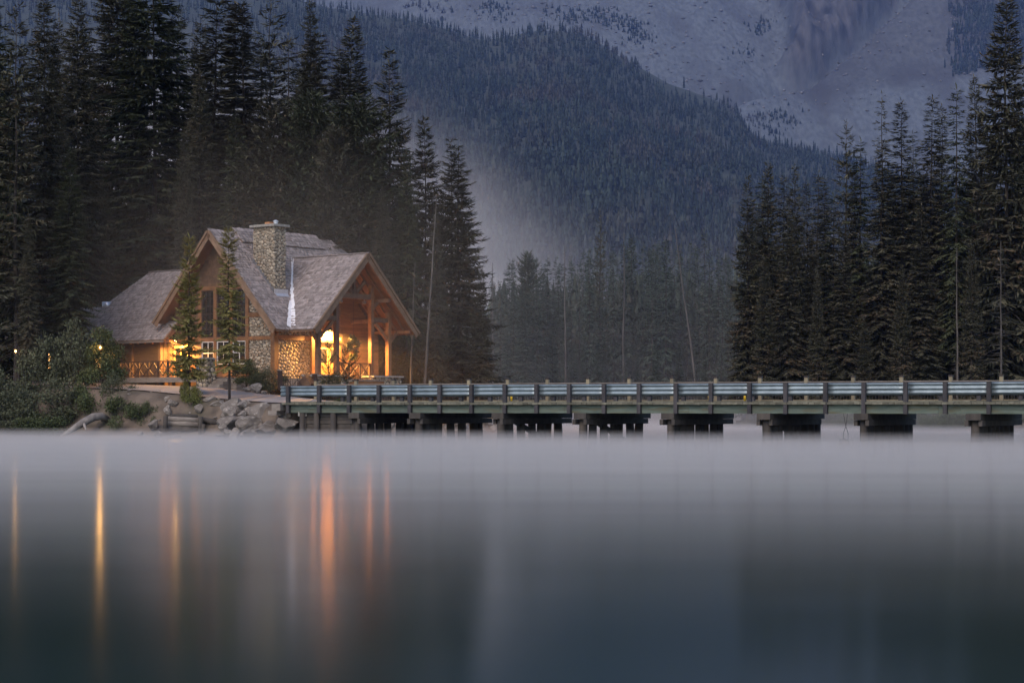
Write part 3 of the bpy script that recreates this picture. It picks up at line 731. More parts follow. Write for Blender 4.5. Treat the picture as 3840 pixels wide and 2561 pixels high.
# stone infill
dome = MB()
def dome_mesh(seed):
    r = random.Random(seed); vs = [(0, 0, .62)]; fs = []
    for ring, (rad, z) in enumerate(((.62, .44), (1.0, -.05))):
        for k in range(8):
            q = rad * r.uniform(.86, 1.1); vs.append((q * math.cos(k * .7854), q * math.sin(k * .7854), z * r.uniform(.85, 1.1)))
    for k in range(8):
        j = (k + 1) % 8; fs += [(0, 1 + k, 1 + j), (1 + k, 9 + k, 9 + j, 1 + j)]
    me = bpy.data.meshes.new('stone'); me.from_pydata(vs, [], fs); me.materials.append(STONE)
    for p in me.polygons: p.use_smooth = True
    return me
DOMES = [dome_mesh(k) for k in range(7)]
STONES = []
def stone_face(parent, O, A, up, Nn, poly, rmin=.045, rmax=.125, seed=1, tries=5000, asp=1.3):
    O, A, up, Nn = Vector(O), Vector(A), Vector(up), Vector(Nn); r = np.random.RandomState(seed)
    xs = [p[0] for p in poly]; ys = [p[1] for p in poly]
    P = np.stack([r.uniform(min(xs), max(xs), tries), r.uniform(min(ys), max(ys), tries)], 1); ins = seg_dist(P, poly)
    rad = np.sort(rmin + (rmax - rmin) * r.rand(tries) ** 2.6)[::-1]
    keep = np.zeros((0, 3))
    for p, d, q in zip(P, ins, rad):
        if d < q * .55: continue
        if len(keep):
            dx = (keep[:, 0] - p[0]) / asp; dy = keep[:, 1] - p[1]
            if (np.hypot(dx, dy) < .87 * (keep[:, 2] + q) ).any(): continue
        keep = np.vstack([keep, (p[0], p[1], q)])
    M3 = Matrix((A, up, Nn)).transposed()
    for x, y, q in keep:
        rot = Matrix.Rotation(r.uniform(-.35, .35), 3, 'Z')
        m = Matrix.Translation(O + A * x + up * y) @ (M3 @ rot).to_4x4() @ Matrix.Diagonal((q * asp * r.uniform(.95, 1.12), q * r.uniform(.92, 1.08), q * r.uniform(.6, .85), 1))
        STONES.append((parent, m, q, r.randint(7)))
chim = MB().span((1.60, 1.83, 6.6), (3.20, 2.70, 11.43)).build('chimney', MORTAR, chalet)
stone_face(chim, (0, 1.83, 0), (1, 0, 0), (0, 0, 1), (0, -1, 0), [(1.56, 9.50), (3.23, 7.72), (3.23, 11.43), (1.56, 11.43)], .032, .098, seed=1, tries=16000)
stone_face(chim, (3.20, 0, 0), (0, 1, 0), (0, 0, 1), (1, 0, 0), [(1.80, 7.85), (2.73, 7.85), (2.73, 11.43), (1.80, 11.43)], .032, .10, seed=2, tries=11000)
MB().span((1.42, 1.66, 11.43), (3.38, 2.88, 11.56)).build('chimney_cap', SLABSTONE, chim)
TERRA = mat('terracotta flue', (0.42, 0.20, 0.09), (0.34, 0.15, 0.07), 3)
MB().span((2.25, 2.05, 11.56), (2.62, 2.42, 11.72)).build('flue', TERRA, chim)
MB().tube([(2.85, 2.3, 11.56), (2.85, 2.3, 11.70)], .12, 12).tube([(2.85, 2.3, 11.72), (2.85, 2.3, 11.77)], .16, 12).tube([(2.85, 2.3, 11.77), (2.85, 2.3, 11.82)], [.13, .07], 12).build('vent_cowl', ZINC, chim)
fl = MB()
for k in range(9):
    u0 = 1.58 + 1.66 * k / 9; u1 = u0 + 1.66 / 9; z0 = 11.19 - 1.082 * u0; z1 = 11.19 - 1.082 * u1
    fl.prism([(u0, 1.74 - .004 * (k % 2), z0 + .02), (u1, 1.74 - .004 * (k % 2), z1 + .02), (u1, 1.74 - .004 * (k % 2), z0 + .20), (u0, 1.74 - .004 * (k % 2), z0 + .24)], (0, .02, 0))
o = fl.build('step_flashing', LEAD, chim); recalc(o.data)
o = MB().prism([(3.30, 1.78, 7.70), (3.46, 1.78, 7.54), (3.46, 2.74, 7.54), (3.30, 2.74, 7.70)], (.04, 0, .05)).build('apron_flashing', ZINC, chim); recalc(o.data)
MB().span((3.26, 1.76, 7.62), (3.33, 2.78, 7.98)).build('apron_flashing', ZINC, chim)
def panel(a, b, nm='stone_panel'): return MB().span(a, b).build(nm, MORTAR, chalet)
p1 = panel((2.30, GW + .02, 2.5), (4.07, GW + .07, 5.17)); stone_face(p1, (0, GW + .02, 0), (1, 0, 0), (0, 0, 1), (0, -1, 0), [(2.31, 2.6), (4.05, 2.6), (4.05, 5.16), (2.31, 5.16)], .035, .095, 3, 9000)
p2 = panel((2.30, GW + .02, 5.35), (4.07, GW + .07, 6.43)); stone_face(p2, (0, GW + .02, 0), (1, 0, 0), (0, 0, 1), (0, -1, 0), [(2.31, 5.36), (4.05, 5.36), (3.95, 6.3), (3.85, 6.42), (2.31, 6.42)], .035, .095, 4, 6000)
p3 = panel((2.30, GW + .02, 6.65), (3.1, GW + .07, 7.6)); stone_face(p3, (0, GW + .02, 0), (1, 0, 0), (0, 0, 1), (0, -1, 0), [(2.31, 6.67), (3.7, 6.67), (2.31, 8.1)], .04, .09, 5, 1500)
p4 = panel((4.22, GW + .22, 2.4), (4.27, 3.62, 5.16)); stone_face(p4, (4.27, 0, 0), (0, 1, 0), (0, 0, 1), (1, 0, 0), [(GW + .22, 2.5), (3.6, 2.5), (3.6, 5.15), (GW + .22, 5.15)], .035, .10, 6, 10000)
p5 = panel((4.22, GW + .22, 5.42), (4.27, 3.62, 6.3)); stone_face(p5, (4.27, 0, 0), (0, 1, 0), (0, 0, 1), (1, 0, 0), [(GW + .22, 5.43), (3.6, 5.43), (3.6, 6.2), (GW + .22, 6.2)], .035, .10, 7, 5000)
MB().span((4.20, GW + .22, 5.16), (4.36, 3.5, 5.42)).build('timber_beam', TIMBER, chalet)
MB().span((4.20, 3.50, 2.6), (4.46, 3.80, 6.2)).build('timber_post', TIMBER, chalet)
# porch: stone bases, floor, posts, truss
MB().span((4.2, 1.7, 2.4), (6.35, 8.75, 3.05)).build('porch_floor', GREYWOOD, chalet)
for a, b, sd in ((1.75, 3.95, 8), (6.40, 8.70, 9)):
    q = panel((5.55, a, 2.3), (6.42, b, 3.16), 'stone_base'); MB().span((5.45, a - .1, 3.16), (6.55, b + .1, 3.25)).build('base_cap', SLABSTONE, q)
    stone_face(q, (6.42, 0, 0), (0, 1, 0), (0, 0, 1), (1, 0, 0), [(a, 2.4), (b, 2.4), (b, 3.15), (a, 3.15)], .05, .13, sd, 2500, 1.15)
    stone_face(q, (0, a, 0), (1, 0, 0), (0, 0, 1), (0, -1, 0), [(5.55, 2.4), (6.42, 2.4), (6.42, 3.15), (5.55, 3.15)], .05, .13, sd + 10, 1200, 1.15)
PUU = 6.0; pv = 5.24
def rz(v): return 9.9 - 1.02 * abs(v - 5.29) - .16
for dv in (-2.85, -1.41, 1.41, 2.85):
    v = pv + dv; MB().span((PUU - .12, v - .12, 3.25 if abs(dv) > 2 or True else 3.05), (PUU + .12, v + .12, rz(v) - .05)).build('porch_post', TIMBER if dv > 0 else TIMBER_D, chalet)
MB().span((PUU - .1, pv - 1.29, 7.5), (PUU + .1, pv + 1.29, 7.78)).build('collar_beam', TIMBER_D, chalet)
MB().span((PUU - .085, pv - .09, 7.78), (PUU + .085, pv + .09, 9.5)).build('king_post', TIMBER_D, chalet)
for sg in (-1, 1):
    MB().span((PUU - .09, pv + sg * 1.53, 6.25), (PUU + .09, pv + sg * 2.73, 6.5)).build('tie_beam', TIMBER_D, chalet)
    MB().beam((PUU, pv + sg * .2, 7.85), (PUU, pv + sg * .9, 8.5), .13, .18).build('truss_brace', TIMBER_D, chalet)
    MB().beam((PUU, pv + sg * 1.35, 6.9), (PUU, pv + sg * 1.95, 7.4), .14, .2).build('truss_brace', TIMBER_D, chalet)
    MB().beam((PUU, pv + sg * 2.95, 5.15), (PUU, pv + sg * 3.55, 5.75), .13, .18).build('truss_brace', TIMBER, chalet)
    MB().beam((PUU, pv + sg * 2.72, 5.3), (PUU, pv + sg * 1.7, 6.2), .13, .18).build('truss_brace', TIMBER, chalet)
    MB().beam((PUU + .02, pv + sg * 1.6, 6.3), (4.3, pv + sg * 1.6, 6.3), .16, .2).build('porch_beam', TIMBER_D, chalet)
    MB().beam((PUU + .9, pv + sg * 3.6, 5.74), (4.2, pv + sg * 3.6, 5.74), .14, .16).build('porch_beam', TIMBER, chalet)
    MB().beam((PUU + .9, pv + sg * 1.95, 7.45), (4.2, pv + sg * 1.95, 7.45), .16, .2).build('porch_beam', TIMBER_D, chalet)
    fl_ = MB().sphere((PUU - .2, pv + sg * .95 + .1, 7.33), (.13, .13, .10), 10, 6).tube([(PUU - .2, pv + sg * .95 + .1, 7.40), (PUU - .2, pv + sg * .95 + .1, 7.52)], .03, 6); fl_.build('floodlight', LEAD, chalet, True)
for k in range(9):            # porch rafters
    u = 4.5 + k * .3
    for sg in (-1, 1): MB().beam((u, 5.29 + sg * .15, 9.55), (u, 5.29 + sg * 4.0, 5.62), .07, .16).build('porch_rafter', SIDING, chalet) if k % 2 == 0 else None
# the lit double door and the restaurant sign over it
fz = 3.05
MB().span((4.24, 4.02, fz), (4.36, 4.18, 5.02)).build('door_jamb', TIMBER, chalet); MB().span((4.24, 5.82, fz), (4.36, 5.98, 5.02)).build('door_jamb', TIMBER, chalet)
MB().span((4.24, 4.02, 4.98), (4.37, 5.98, 5.06)).build('door_head', TIMBER_D, chalet)
DOORW = mat('varnished door', (0.50, 0.28, 0.11), (0.42, 0.22, 0.08), 3, (1, 1, .5), 0.45)
for a, b in ((4.18, 4.995), (5.005, 5.82)):
    d = MB()
    d.span((4.26, a, fz), (4.31, a + .12, 4.96)); d.span((4.26, b - .12, fz), (4.31, b, 4.96)); d.span((4.26, a + .12, 4.72), (4.31, b - .12, 4.96)); d.span((4.26, a + .12, fz), (4.31, b - .12, 3.2))
    d = d.build('door', DOORW, chalet)
    MB().span((4.28, a + .12, 3.95), (4.29, b - .12, 4.72)).build('pane', GLASS, d)
    for k in range(5):
        q = a + .12 + (b - a - .24) * k / 5; MB().span((4.27, q + .006, 3.2), (4.302, q + (b - a - .24) / 5 - .006, 3.95)).build('door_board', DOORW, d)
    hv = b - .06 if a < 4.5 else a + .06
    MB().tube([(4.34, hv, 3.85), (4.37, hv, 3.88), (4.37, hv, 4.12), (4.34, hv, 4.15)], .014, 6).build('handle', IRON, d)
boards('v', 5.98, 6.02, 3.1, 5.0, 4.24, SIDING, sgn=1)
MB().span((4.24, 3.80, 5.06), (4.30, 6.0, 5.85)).build('door_panel', TIMBER, chalet)
# restaurant sign
def text_mesh(s, size, m, shear=0.0, depth=.008, space=1.0):
    c = bpy.data.curves.new('lettering', 'FONT'); c.body = s; c.size = size; c.extrude = depth; c.shear = shear; c.align_x = 'CENTER'; c.align_y = 'CENTER'; c.space_character = space; c.resolution_u = 3
    o = bpy.data.objects.new('lettering', c); COL.objects.link(o); bpy.context.view_layer.update()
    me = bpy.data.meshes.new_from_object(o.evaluated_get(bpy.context.evaluated_depsgraph_get())); bpy.data.objects.remove(o); me.materials.clear(); me.materials.append(m); return me
CREAM = mat('cream sign paint', (0.78, 0.62, 0.38), rough=0.5)
SIGNB = mat('brown sign board', (0.20, 0.085, 0.03), (0.15, 0.06, 0.02), 4, rough=0.5)
sg_o = empty('restaurant_sign', cw(4.40, 4.98, 5.30), CRZ, 'brown board sign above the lit porch door, reading ON THE LAKE', 'sign')
MB().span((-.06, -1.05, -.17), (0, 1.05, .17)).build('board', SIGNB, sg_o)
MB().span((-.07, -1.1, .17), (.03, 1.1, .205)).build('top_moulding', TIMBER, sg_o); MB().span((-.07, -1.1, -.205), (.03, 1.1, -.17)).build('bottom_moulding', TIMBER, sg_o)
rot = Matrix(((0, 0, 1), (1, 0, 0), (0, 1, 0))).to_euler()
o = link('lettering', text_mesh('ON THE  LAKE', .24, CREAM, 0, .008, 1.05), sg_o, (.010, .12, 0), rot)
o = link('script_lettering', text_mesh('Cilantro', .46, CREAM, .35, .012), sg_o, (.03, -.28, .34), rot)
# downlight over the sign: the brightest lamp of the place
def lamp(name, loc, color, power, radius=.05, spot=None):
    l = bpy.data.lights.new(name, 'SPOT' if spot else 'POINT'); l.energy = power; l.color = color; l.shadow_soft_size = radius
    o = bpy.data.objects.new(name, l); COL.objects.link(o); o.location = loc
    if spot: l.spot_size = R(spot[0]); l.spot_blend = spot[1]; o.rotation_euler = spot[2]
    return o
WARM = (1.0, 0.49, 0.12)
pl = empty('porch_lamp', cw(4.68, 4.72, 5.80), CRZ, 'shaded downlight glowing over the porch door and sign', 'lamp', None)
MB().tube([(0, 0, .12), (0, 0, .05), (0, 0, -.04)], [.04, .10, .17], 12, False).build('shade', IRON, pl)
MB().tube([(0, 0, .12), (-.20, 0, .16), (-.42, 0, .08)], .016, 6).build('arm', IRON, pl)
MB().sphere((0, 0, .0), .05, 8, 6).build('bulb', BULB, pl, True)
PORCH_L = lamp('porch_light', cw(4.68, 4.72, 5.74), WARM, 4600, .06, (165, .25, (0, 0, 0)))
# entry door under the left eave
MB().span((-3.95, GW + .0, 3.15), (-3.80, GW + .07, 5.2)).build('door_jamb', TIMBER, chalet)
MB().span((-2.62, GW + .0, 3.15), (-2.47, GW + .07, 5.2)).build('door_jamb', TIMBER, chalet)
MB().span((-3.80, GW - .01, 5.0), (-2.62, GW + .07, 5.2)).build('door_head', TIMBER, chalet)
for a, b in ((-3.79, -3.215), (-3.205, -2.63)):
    d = MB(); d.span((a, GW + .03, 3.15), (a + .1, GW + .07, 4.98)); d.span((b - .1, GW + .03, 3.15), (b, GW + .07, 4.98)); d.span((a + .1, GW + .03, 4.82), (b - .1, GW + .07, 4.98)); d.span((a + .1, GW + .03, 3.15), (b - .1, GW + .07, 3.5))
    d = d.build('door', DOORW, chalet); MB().span((a + .1, GW + .045, 3.5), (b - .1, GW + .055, 4.82)).build('pane', GLASS, d)
el = empty('entry_lamp', cw(-2.9, .12, 5.28), CRZ, 'small ceiling lamp glowing over the entry doors under the left eave', 'lamp')
MB().tube([(0, 0, .30), (0, 0, .08)], .015, 6).build('stem', IRON, el); MB().tube([(0, 0, .10), (0, 0, -.02)], [.05, .12], 12, False).build('shade', IRON, el); MB().sphere((0, 0, -.05), .06, 8, 6).build('bulb', BRIGHT_BULB, el, True)
ENTRY_L = lamp('entry_light', cw(-2.9, .12, 5.14), WARM, 1400, .05, (168, .3, (0, 0, 0)))
# wing posts
for u in (-4.45, -6.9): MB().span((u - .1, .30, 3.1), (u + .1, .5, 5.25)).build('wing_post', TIMBER_D, chalet)
# boardwalk in front of the wing
MB().span((-14, -1.42, 3.02), (1.35, .5, 3.14)).build('boardwalk_floor', GREYWOOD, chalet)
for a, b in ((-14, -5.6), (-5.59, -3.4), (-3.39, .3), (.31, 1.34)):
    MB().span((a, -1.50, 2.86 + (.0 if a > -6 else -.05)), (b, -1.44, 3.15)).build('boardwalk_fascia', GREYWOOD, chalet)
for k in range(12): MB().span((-13 + k * 1.25, -1.2, 2.0), (-12.85 + k * 1.25, -1.05, 3.02)).build('boardwalk_pier', TIMBER_D, chalet)
for k in range(4): MB().span((1.98, -1.5 - .28 * k, 2.3), (3.0, -1.22 - .28 * k, 3.02 - .16 * k)).build('step', GREYWOOD, chalet)
MB().span((1.3, -1.2, 2.3), (3.4, .74, 3.06)).build('landing', GREYWOOD, chalet)
# stones: 300 largest as pieces, the rest joined
STONES.sort(key=lambda s: -s[2])
for parent, m, q, k in STONES[:290]:
    o = link('stone', DOMES[k], parent); o.matrix_local = m
rest = {}
for parent, m, q, k in STONES[290:]: rest.setdefault(parent.name, (parent, []))[1].append((m, k))
DV = [np.array([tuple(v.co) for v in d.vertices]) for d in DOMES]; DFt = [[tuple(p.vertices) for p in d.polygons] for d in DOMES]
for parent, L in rest.values():
    vs, fs, o0 = [], [], 0
    for m, k in L:
        h = np.concatenate([DV[k], np.ones((len(DV[k]), 1))], 1) @ np.array(m).T
        vs += [tuple(p) for p in h[:, :3]]; fs += [tuple(i + o0 for i in f) for f in DFt[k]]; o0 += len(h)
    me = bpy.data.meshes.new('stonework'); me.from_pydata(vs, [], fs); me.materials.append(STONE)
    for p in me.polygons: p.use_smooth = True
    link('stonework', me, parent)['kind'] = 'stuff'
# ================================================================== TREES
def nrm(a): return a / np.maximum(np.linalg.norm(a, axis=-1, keepdims=True), 1e-9)
def kites(base, dirn, length, width, rs, flat=0.35):
    """leafy sprays: one folded kite per row"""
    n = len(base); dirn = nrm(dirn)
    up = np.tile(np.array([0, 0, 1.0]), (n, 1)) + rs.normal(0, flat, (n, 3))
    side = nrm(np.cross(dirn, up)); nn = np.cross(side, dirn)
    L = length[:, None]; W = width[:, None]
    a = base; b = base + dirn * L * .45 + side * W - nn * W * .25; c = base + dirn * L; d = base + dirn * L * .40 - side * W - nn * W * .25
    v = np.stack([a, b, c, d], 1).reshape(-1, 3); f = np.arange(4 * n).reshape(-1, 4)
    return v, f

def conifer(seed, H=25.0, Rr=3.0, bare=.08, spacing=.42, per=6, power=.8, droop=.25, step=.30, spray=.55, gaps=.10, lean=0.0, top_slope=.55, low_slope=-.30, thin_top=0.0, stubs=20, needles=F_DARK, bark=BARK, ragged=.25, curl=.20):
    rs = np.random.RandomState(seed)
    V_, F_ = [], []; off = 0
    r0 = H * .0082
    kk = 10
    wob = np.cumsum(rs.normal(0, H * .0015, (kk + 1, 2)), 0); wob[0] = 0
    def axis(z):
        t = np.clip(np.asarray(z) / H, 0, 1) * kk; i = np.minimum(t.astype(int), kk - 1); f = (t - i)[..., None]
        return wob[i] * (1 - f) + wob[i + 1] * f
    tb = MB(); tb.tube([(*(wob[i]), H * i / kk - (.6 if i == 0 else 0)) for i in range(kk + 1)], [r0 * (1.25 if i == 0 else 1 - .97 * (i / kk) ** .9) for i in range(kk + 1)], 7)
    for k in range(stubs):     # bare dead branches low on the stem
        z = rs.uniform(.03, bare + .22) * H; a = rs.uniform(0, 6.283); L = Rr * rs.uniform(.25, .8); ax = axis(np.array(z))
        p0 = np.array([ax[0], ax[1], z]); d = np.array([math.cos(a), math.sin(a), rs.uniform(-.5, .1)])
        tb.tube([p0, p0 + d * L * .6, p0 + d * L + np.array([0, 0, -.1 * L])], [.035, .022, .008], 3, False)
    z = bare * H
    while z < H * .985:
        u = (H - z) / (H * (1 - bare))                     # 1 at the lowest branches, 0 at the top
        p = u ** power * (1 - .22 * max(0, u - .75) / .25)
        if thin_top: p *= 1 - thin_top * math.exp(-((u - .18) / .16) ** 2)
        lv = rs.uniform(1 - ragged, 1 + ragged * .5)
        nb = max(3, int(round(1.25 * per * (.6 + .5 * u + rs.uniform(-.2, .2)))))
        az0 = rs.uniform(0, 6.283)
        for b in range(nb):
            if rs.rand() < gaps: continue
            az = az0 + 6.283 * b / nb + rs.normal(0, .25)
            L = (Rr * p * lv * rs.uniform(.62, 1.12) + .10 + .02 * H * .1)
            s0 = low_slope + (top_slope - low_slope) * (1 - u) ** 1.6 + rs.normal(0, .09)
            zz = z + rs.uniform(-.5, .5) * spacing
            n = max(3, int(3.1 * L / step))
            s = (np.arange(n) + rs.uniform(.2, .8, n)) / n * .9 + .10
            s = np.sort(s); ax = axis(np.full(n, zz))
            zc = L * (s0 * s - droop * s ** 2 + curl * s ** 3.2)
            sl = s0 - 2 * droop * s + 3.2 * curl * s ** 2.2
            c, d = math.cos(az), math.sin(az)
            base = np.stack([ax[:, 0] + c * L * s, ax[:, 1] + d * L * s, zz + zc], 1)
            t = nrm(np.stack([np.full(n, c), np.full(n, d), sl], 1)); sd = np.array([-d, c, 0.0])
            ln = .84 * spray * (.55 + .65 * np.sin(np.clip(s * 1.15, 0, 1) * math.pi) ** .7) * min(1.0, .45 + L / 2.4) * rs.uniform(.7, 1.25, n)
            for sg in (-1, 1):
                dr = t * rs.uniform(.35, .9, (n, 1)) + sd * sg * rs.uniform(.55, 1.0, (n, 1)) + np.array([0, 0, -1]) * rs.uniform(.02, .42, (n, 1))
                v, f = kites(base, dr, ln * rs.uniform(.7, 1.1, n), ln * rs.uniform(.075, .14, n), rs); V_.append(v); F_.append(f + off); off += len(v)
            dr = t + rs.normal(0, .25, (n, 3)); v, f = kites(base, dr, ln, ln * .11, rs); V_.append(v); F_.append(f + off); off += len(v)
            if L > .8:
                k = rs.rand(n) < .75; m = k.sum()
                if m:
                    dr = t[k] * .35 + np.array([0, 0, -1.0]) * rs.uniform(.5, 1, (m, 1)) + rs.normal(0, .2, (m, 3))
                    v, f = kites(base[k], dr, ln[k] * rs.uniform(.5, 1.0, m), ln[k] * .11, rs, .8); V_.append(v); F_.append(f + off); off += len(v)
        z += .8 * spacing * (.45 + .55 * u) * rs.uniform(.8, 1.2)
    # leader
    n = 6; base = np.stack([np.full(n, wob[-1][0]), np.full(n, wob[-1][1]), H - np.linspace(.1, 1.0, n)], 1)
    v, f = kites(base, np.array([[0, 0, 1.0]]) + rs.normal(0, .45, (n, 3)), np.full(n, .34), np.full(n, .035), rs); V_.append(v); F_.append(f + off)
    V_ = np.concatenate(V_); F_ = np.concatenate(F_)
    return tb.mesh('trunk', bark, True), np_mesh('crown', V_, F_, needles), H

def snag(seed, H=20.0, n=40, L=1.6, m=DEADWOOD):
    rs = random.Random(seed); b = MB(); pts = [(0, 0, -.6)]; x = y = 0
    for i in range(1, 9): x += rs.uniform(-.08, .08); y += rs.uniform(-.08, .08); pts.append((x, y, H * i / 8))
    tk = MB().tube(pts, [H * .0075 * (1.1 - i / 8.6) for i in range(9)], 7)
    for k in range(n):
        t = rs.uniform(.25, .97); z = H * t; a = rs.uniform(0, 6.28); l = L * (1.2 - t) * rs.uniform(.5, 1.3)
        i = min(7, int(t * 8)); p = Vector(pts[i]).lerp(Vector(pts[i + 1]), t * 8 - i); d = Vector((math.cos(a), math.sin(a), rs.uniform(-.3, .25)))
        q = p + d * l * .6; b.tube([p, q, q + d * l * .4 + Vector((0, 0, rs.uniform(-.3, .2) * l))], [.026, .016, .006], 3, False)
    return tk.mesh('trunk', m, True), b.mesh('branches', m, True), H

def broad(seed, H=9.0, Rr=2.2, n=2600, leaf=.20, m=F_LEAF, bark=BARK, bottom=.12, clumps=26, squash=1.0):
    """shrub or small leafy tree: many stems, leaf clumps spread through the volume"""
    rs = np.random.RandomState(seed); tb = MB(); cs = []
    for k in range(clumps):
        t = rs.uniform(bottom, 1) ** .85; a = rs.uniform(0, 6.283); rr = Rr * math.sqrt(max(0, 1 - ((t - .42) / .62) ** 2)) * rs.uniform(.25, 1.0)
        cs.append((rr * math.cos(a), rr * math.sin(a), t * H * .94))
    cs = np.array(cs)
    for c in cs[: max(6, clumps // 2)]:
        q = np.array([rs.normal(0, .12), rs.normal(0, .12), -.3]); mid = q * .4 + c * .55 + rs.normal(0, .15, 3) * np.array([1, 1, 0])
        tb.tube([q, mid, c], [.03 + H * .004, .022, .008], 4, False)
    ci = rs.randint(0, len(cs), n); cr = (Rr * .36 * rs.uniform(.6, 1.3, len(cs)))[ci]
    pos = cs[ci] + nrm(rs.normal(0, 1, (n, 3))) * cr[:, None] * (rs.rand(n, 1) ** .45) * np.array([1, 1, .75])
    pos[:, 2] = np.clip(pos[:, 2], .05, None)
    dr = rs.normal(0, 1, (n, 3)) + (pos - np.array([0, 0, H * .3])) * .25 / max(Rr, .1); ln = leaf * rs.uniform(.6, 1.4, n)
    v, f = kites(pos, dr, ln, ln * rs.uniform(.18, .34, n), rs, 1.2)
    return tb.mesh('stem', bark, True), np_mesh('foliage', v, f, m), H

def plant_tree(kind, proto, x, y, zb, H, wide, rot, label, cat, group=None, lean=(0, 0), part=('trunk', 'crown')):
    tk, cr, H0 = proto; s = H / H0
    t = empty(kind, (x, y, zb), 0, label, cat, group); t.rotation_euler = (lean[0], lean[1], 0)
    a = link(part[0], tk, t, None, (0, 0, rot), (s * (.7 + .3 * wide), s * (.7 + .3 * wide), s)); b = link(part[1], cr, t, None, (0, 0, rot), (s * wide, s * wide, s))
    if part[1] == 'branches': b['kind'] = 'stuff'
    return t

SP_FULL = [conifer(11, 28, 3.6, .07, .40, 7, .72, .30, spray=.46, step=.26, needles=F_DARK), conifer(12, 26, 3.1, .10, .40, 7, .80, .25, spray=.46, step=.26, needles=F_DARK, ragged=.35), conifer(13, 24, 3.4, .05, .42, 7, .66, .38, spray=.46, step=.26, needles=F_GREEN)]
SP_TIER = [conifer(21, 20, 2.5, .07, .46, 6, .85, .22, curl=.30, low_slope=-.42, gaps=.14, needles=F_DARK), conifer(22, 19, 2.2, .06, .42, 7, .75, .30, curl=.34, needles=F_DARK)]
SP_SPIRE = [conifer(31, 22, 1.5, .12, .40, 6, .62, .40, step=.26, spray=.46, needles=F_DARK, low_slope=-.5, ragged=.4), conifer(32, 21, 1.25, .18, .42, 5, .55, .45, step=.26, spray=.45, gaps=.2, needles=F_GREEN, low_slope=-.55, ragged=.45),
            conifer(33, 23, 1.7, .10, .38, 7, .70, .35, step=.27, spray=.48, needles=F_DARK, low_slope=-.45, thin_top=.35), conifer(34, 20, 1.0, .25, .44, 5, .40, .5, step=.25, spray=.42, gaps=.25, ragged=.5, needles=F_DARK, low_slope=-.6)]
SP_AIRY = [conifer(41, 22, 2.2, .30, .85, 5, .55, .05, step=.34, spray=.50, gaps=.22, low_slope=-.05, top_slope=.5, curl=.1, ragged=.4, needles=F_DARK, stubs=45), conifer(42, 24, 2.3, .16, .75, 6, .60, .16, spray=.44, step=.26, gaps=.2, low_slope=-.12, ragged=.5, needles=F_GREEN, stubs=60)]
SP_PINE = [conifer(51, 17, 2.7, .18, .50, 7, .42, .05, step=.24, spray=.44, gaps=.15, low_slope=.05, top_slope=.8, curl=.15, ragged=.3, needles=F_GREEN), conifer(52, 16, 2.4, .12, .46, 7, .45, .1, step=.24, spray=.42, gaps=.1, low_slope=0, top_slope=.7, curl=.2, needles=F_DARK)]
SP_MID = [conifer(61, 16, 1.7, .06, .55, 6, .75, .30, step=.42, spray=.62, needles=F_FAR, stubs=8), conifer(62, 15, 1.3, .10, .55, 5, .65, .40, step=.42, spray=.58, needles=F_FAR, stubs=12, ragged=.4), conifer(63, 17, 2.1, .05, .6, 6, .85, .25, step=.46, spray=.7, needles=F_FAR, stubs=6),
          conifer(64, 16, 1.1, .15, .6, 5, .5, .45, step=.42, spray=.55, needles=F_FAR, stubs=16, ragged=.45, gaps=.2)]
SNAGS = [snag(71, 20, 60, 1.8, DEADGREY), snag(72, 20, 80, 1.3, DEADGREY), snag(73, 20, 110, 2.4, DEADGREY)]
SP_EDGE = [conifer(43, 24, 3.0, .12, .8, 6, .55, .12, step=.34, spray=.58, gaps=.18, low_slope=-.2, top_slope=.5, curl=.12, ragged=.45, needles=F_DARK, stubs=70)]

TREES = []      # records for the labels that are worked out from where the trees stand
def tree_px(kind, protos, px, ytop, Y, wide=1.0, base=None, label=None, cat='spruce', group=None, rnd=random.Random(9), lean=(0, 0), pick=None):
    x = px2x(px, Y); zb = gz(x, Y) if base is None else base; zt = CH + (HYP - ytop) * Y / FPX
    pr = protos[pick if pick is not None else rnd.randrange(len(protos))]
    part = ('trunk', 'branches') if kind == 'dead_tree' else ('trunk', 'crown')
    t = plant_tree(kind, pr, x, Y, zb - .15, zt - zb + .15, wide, rnd.uniform(0, 6.28), label, cat, group, lean, part)
    TREES.append((t, px, ytop, Y)); return t

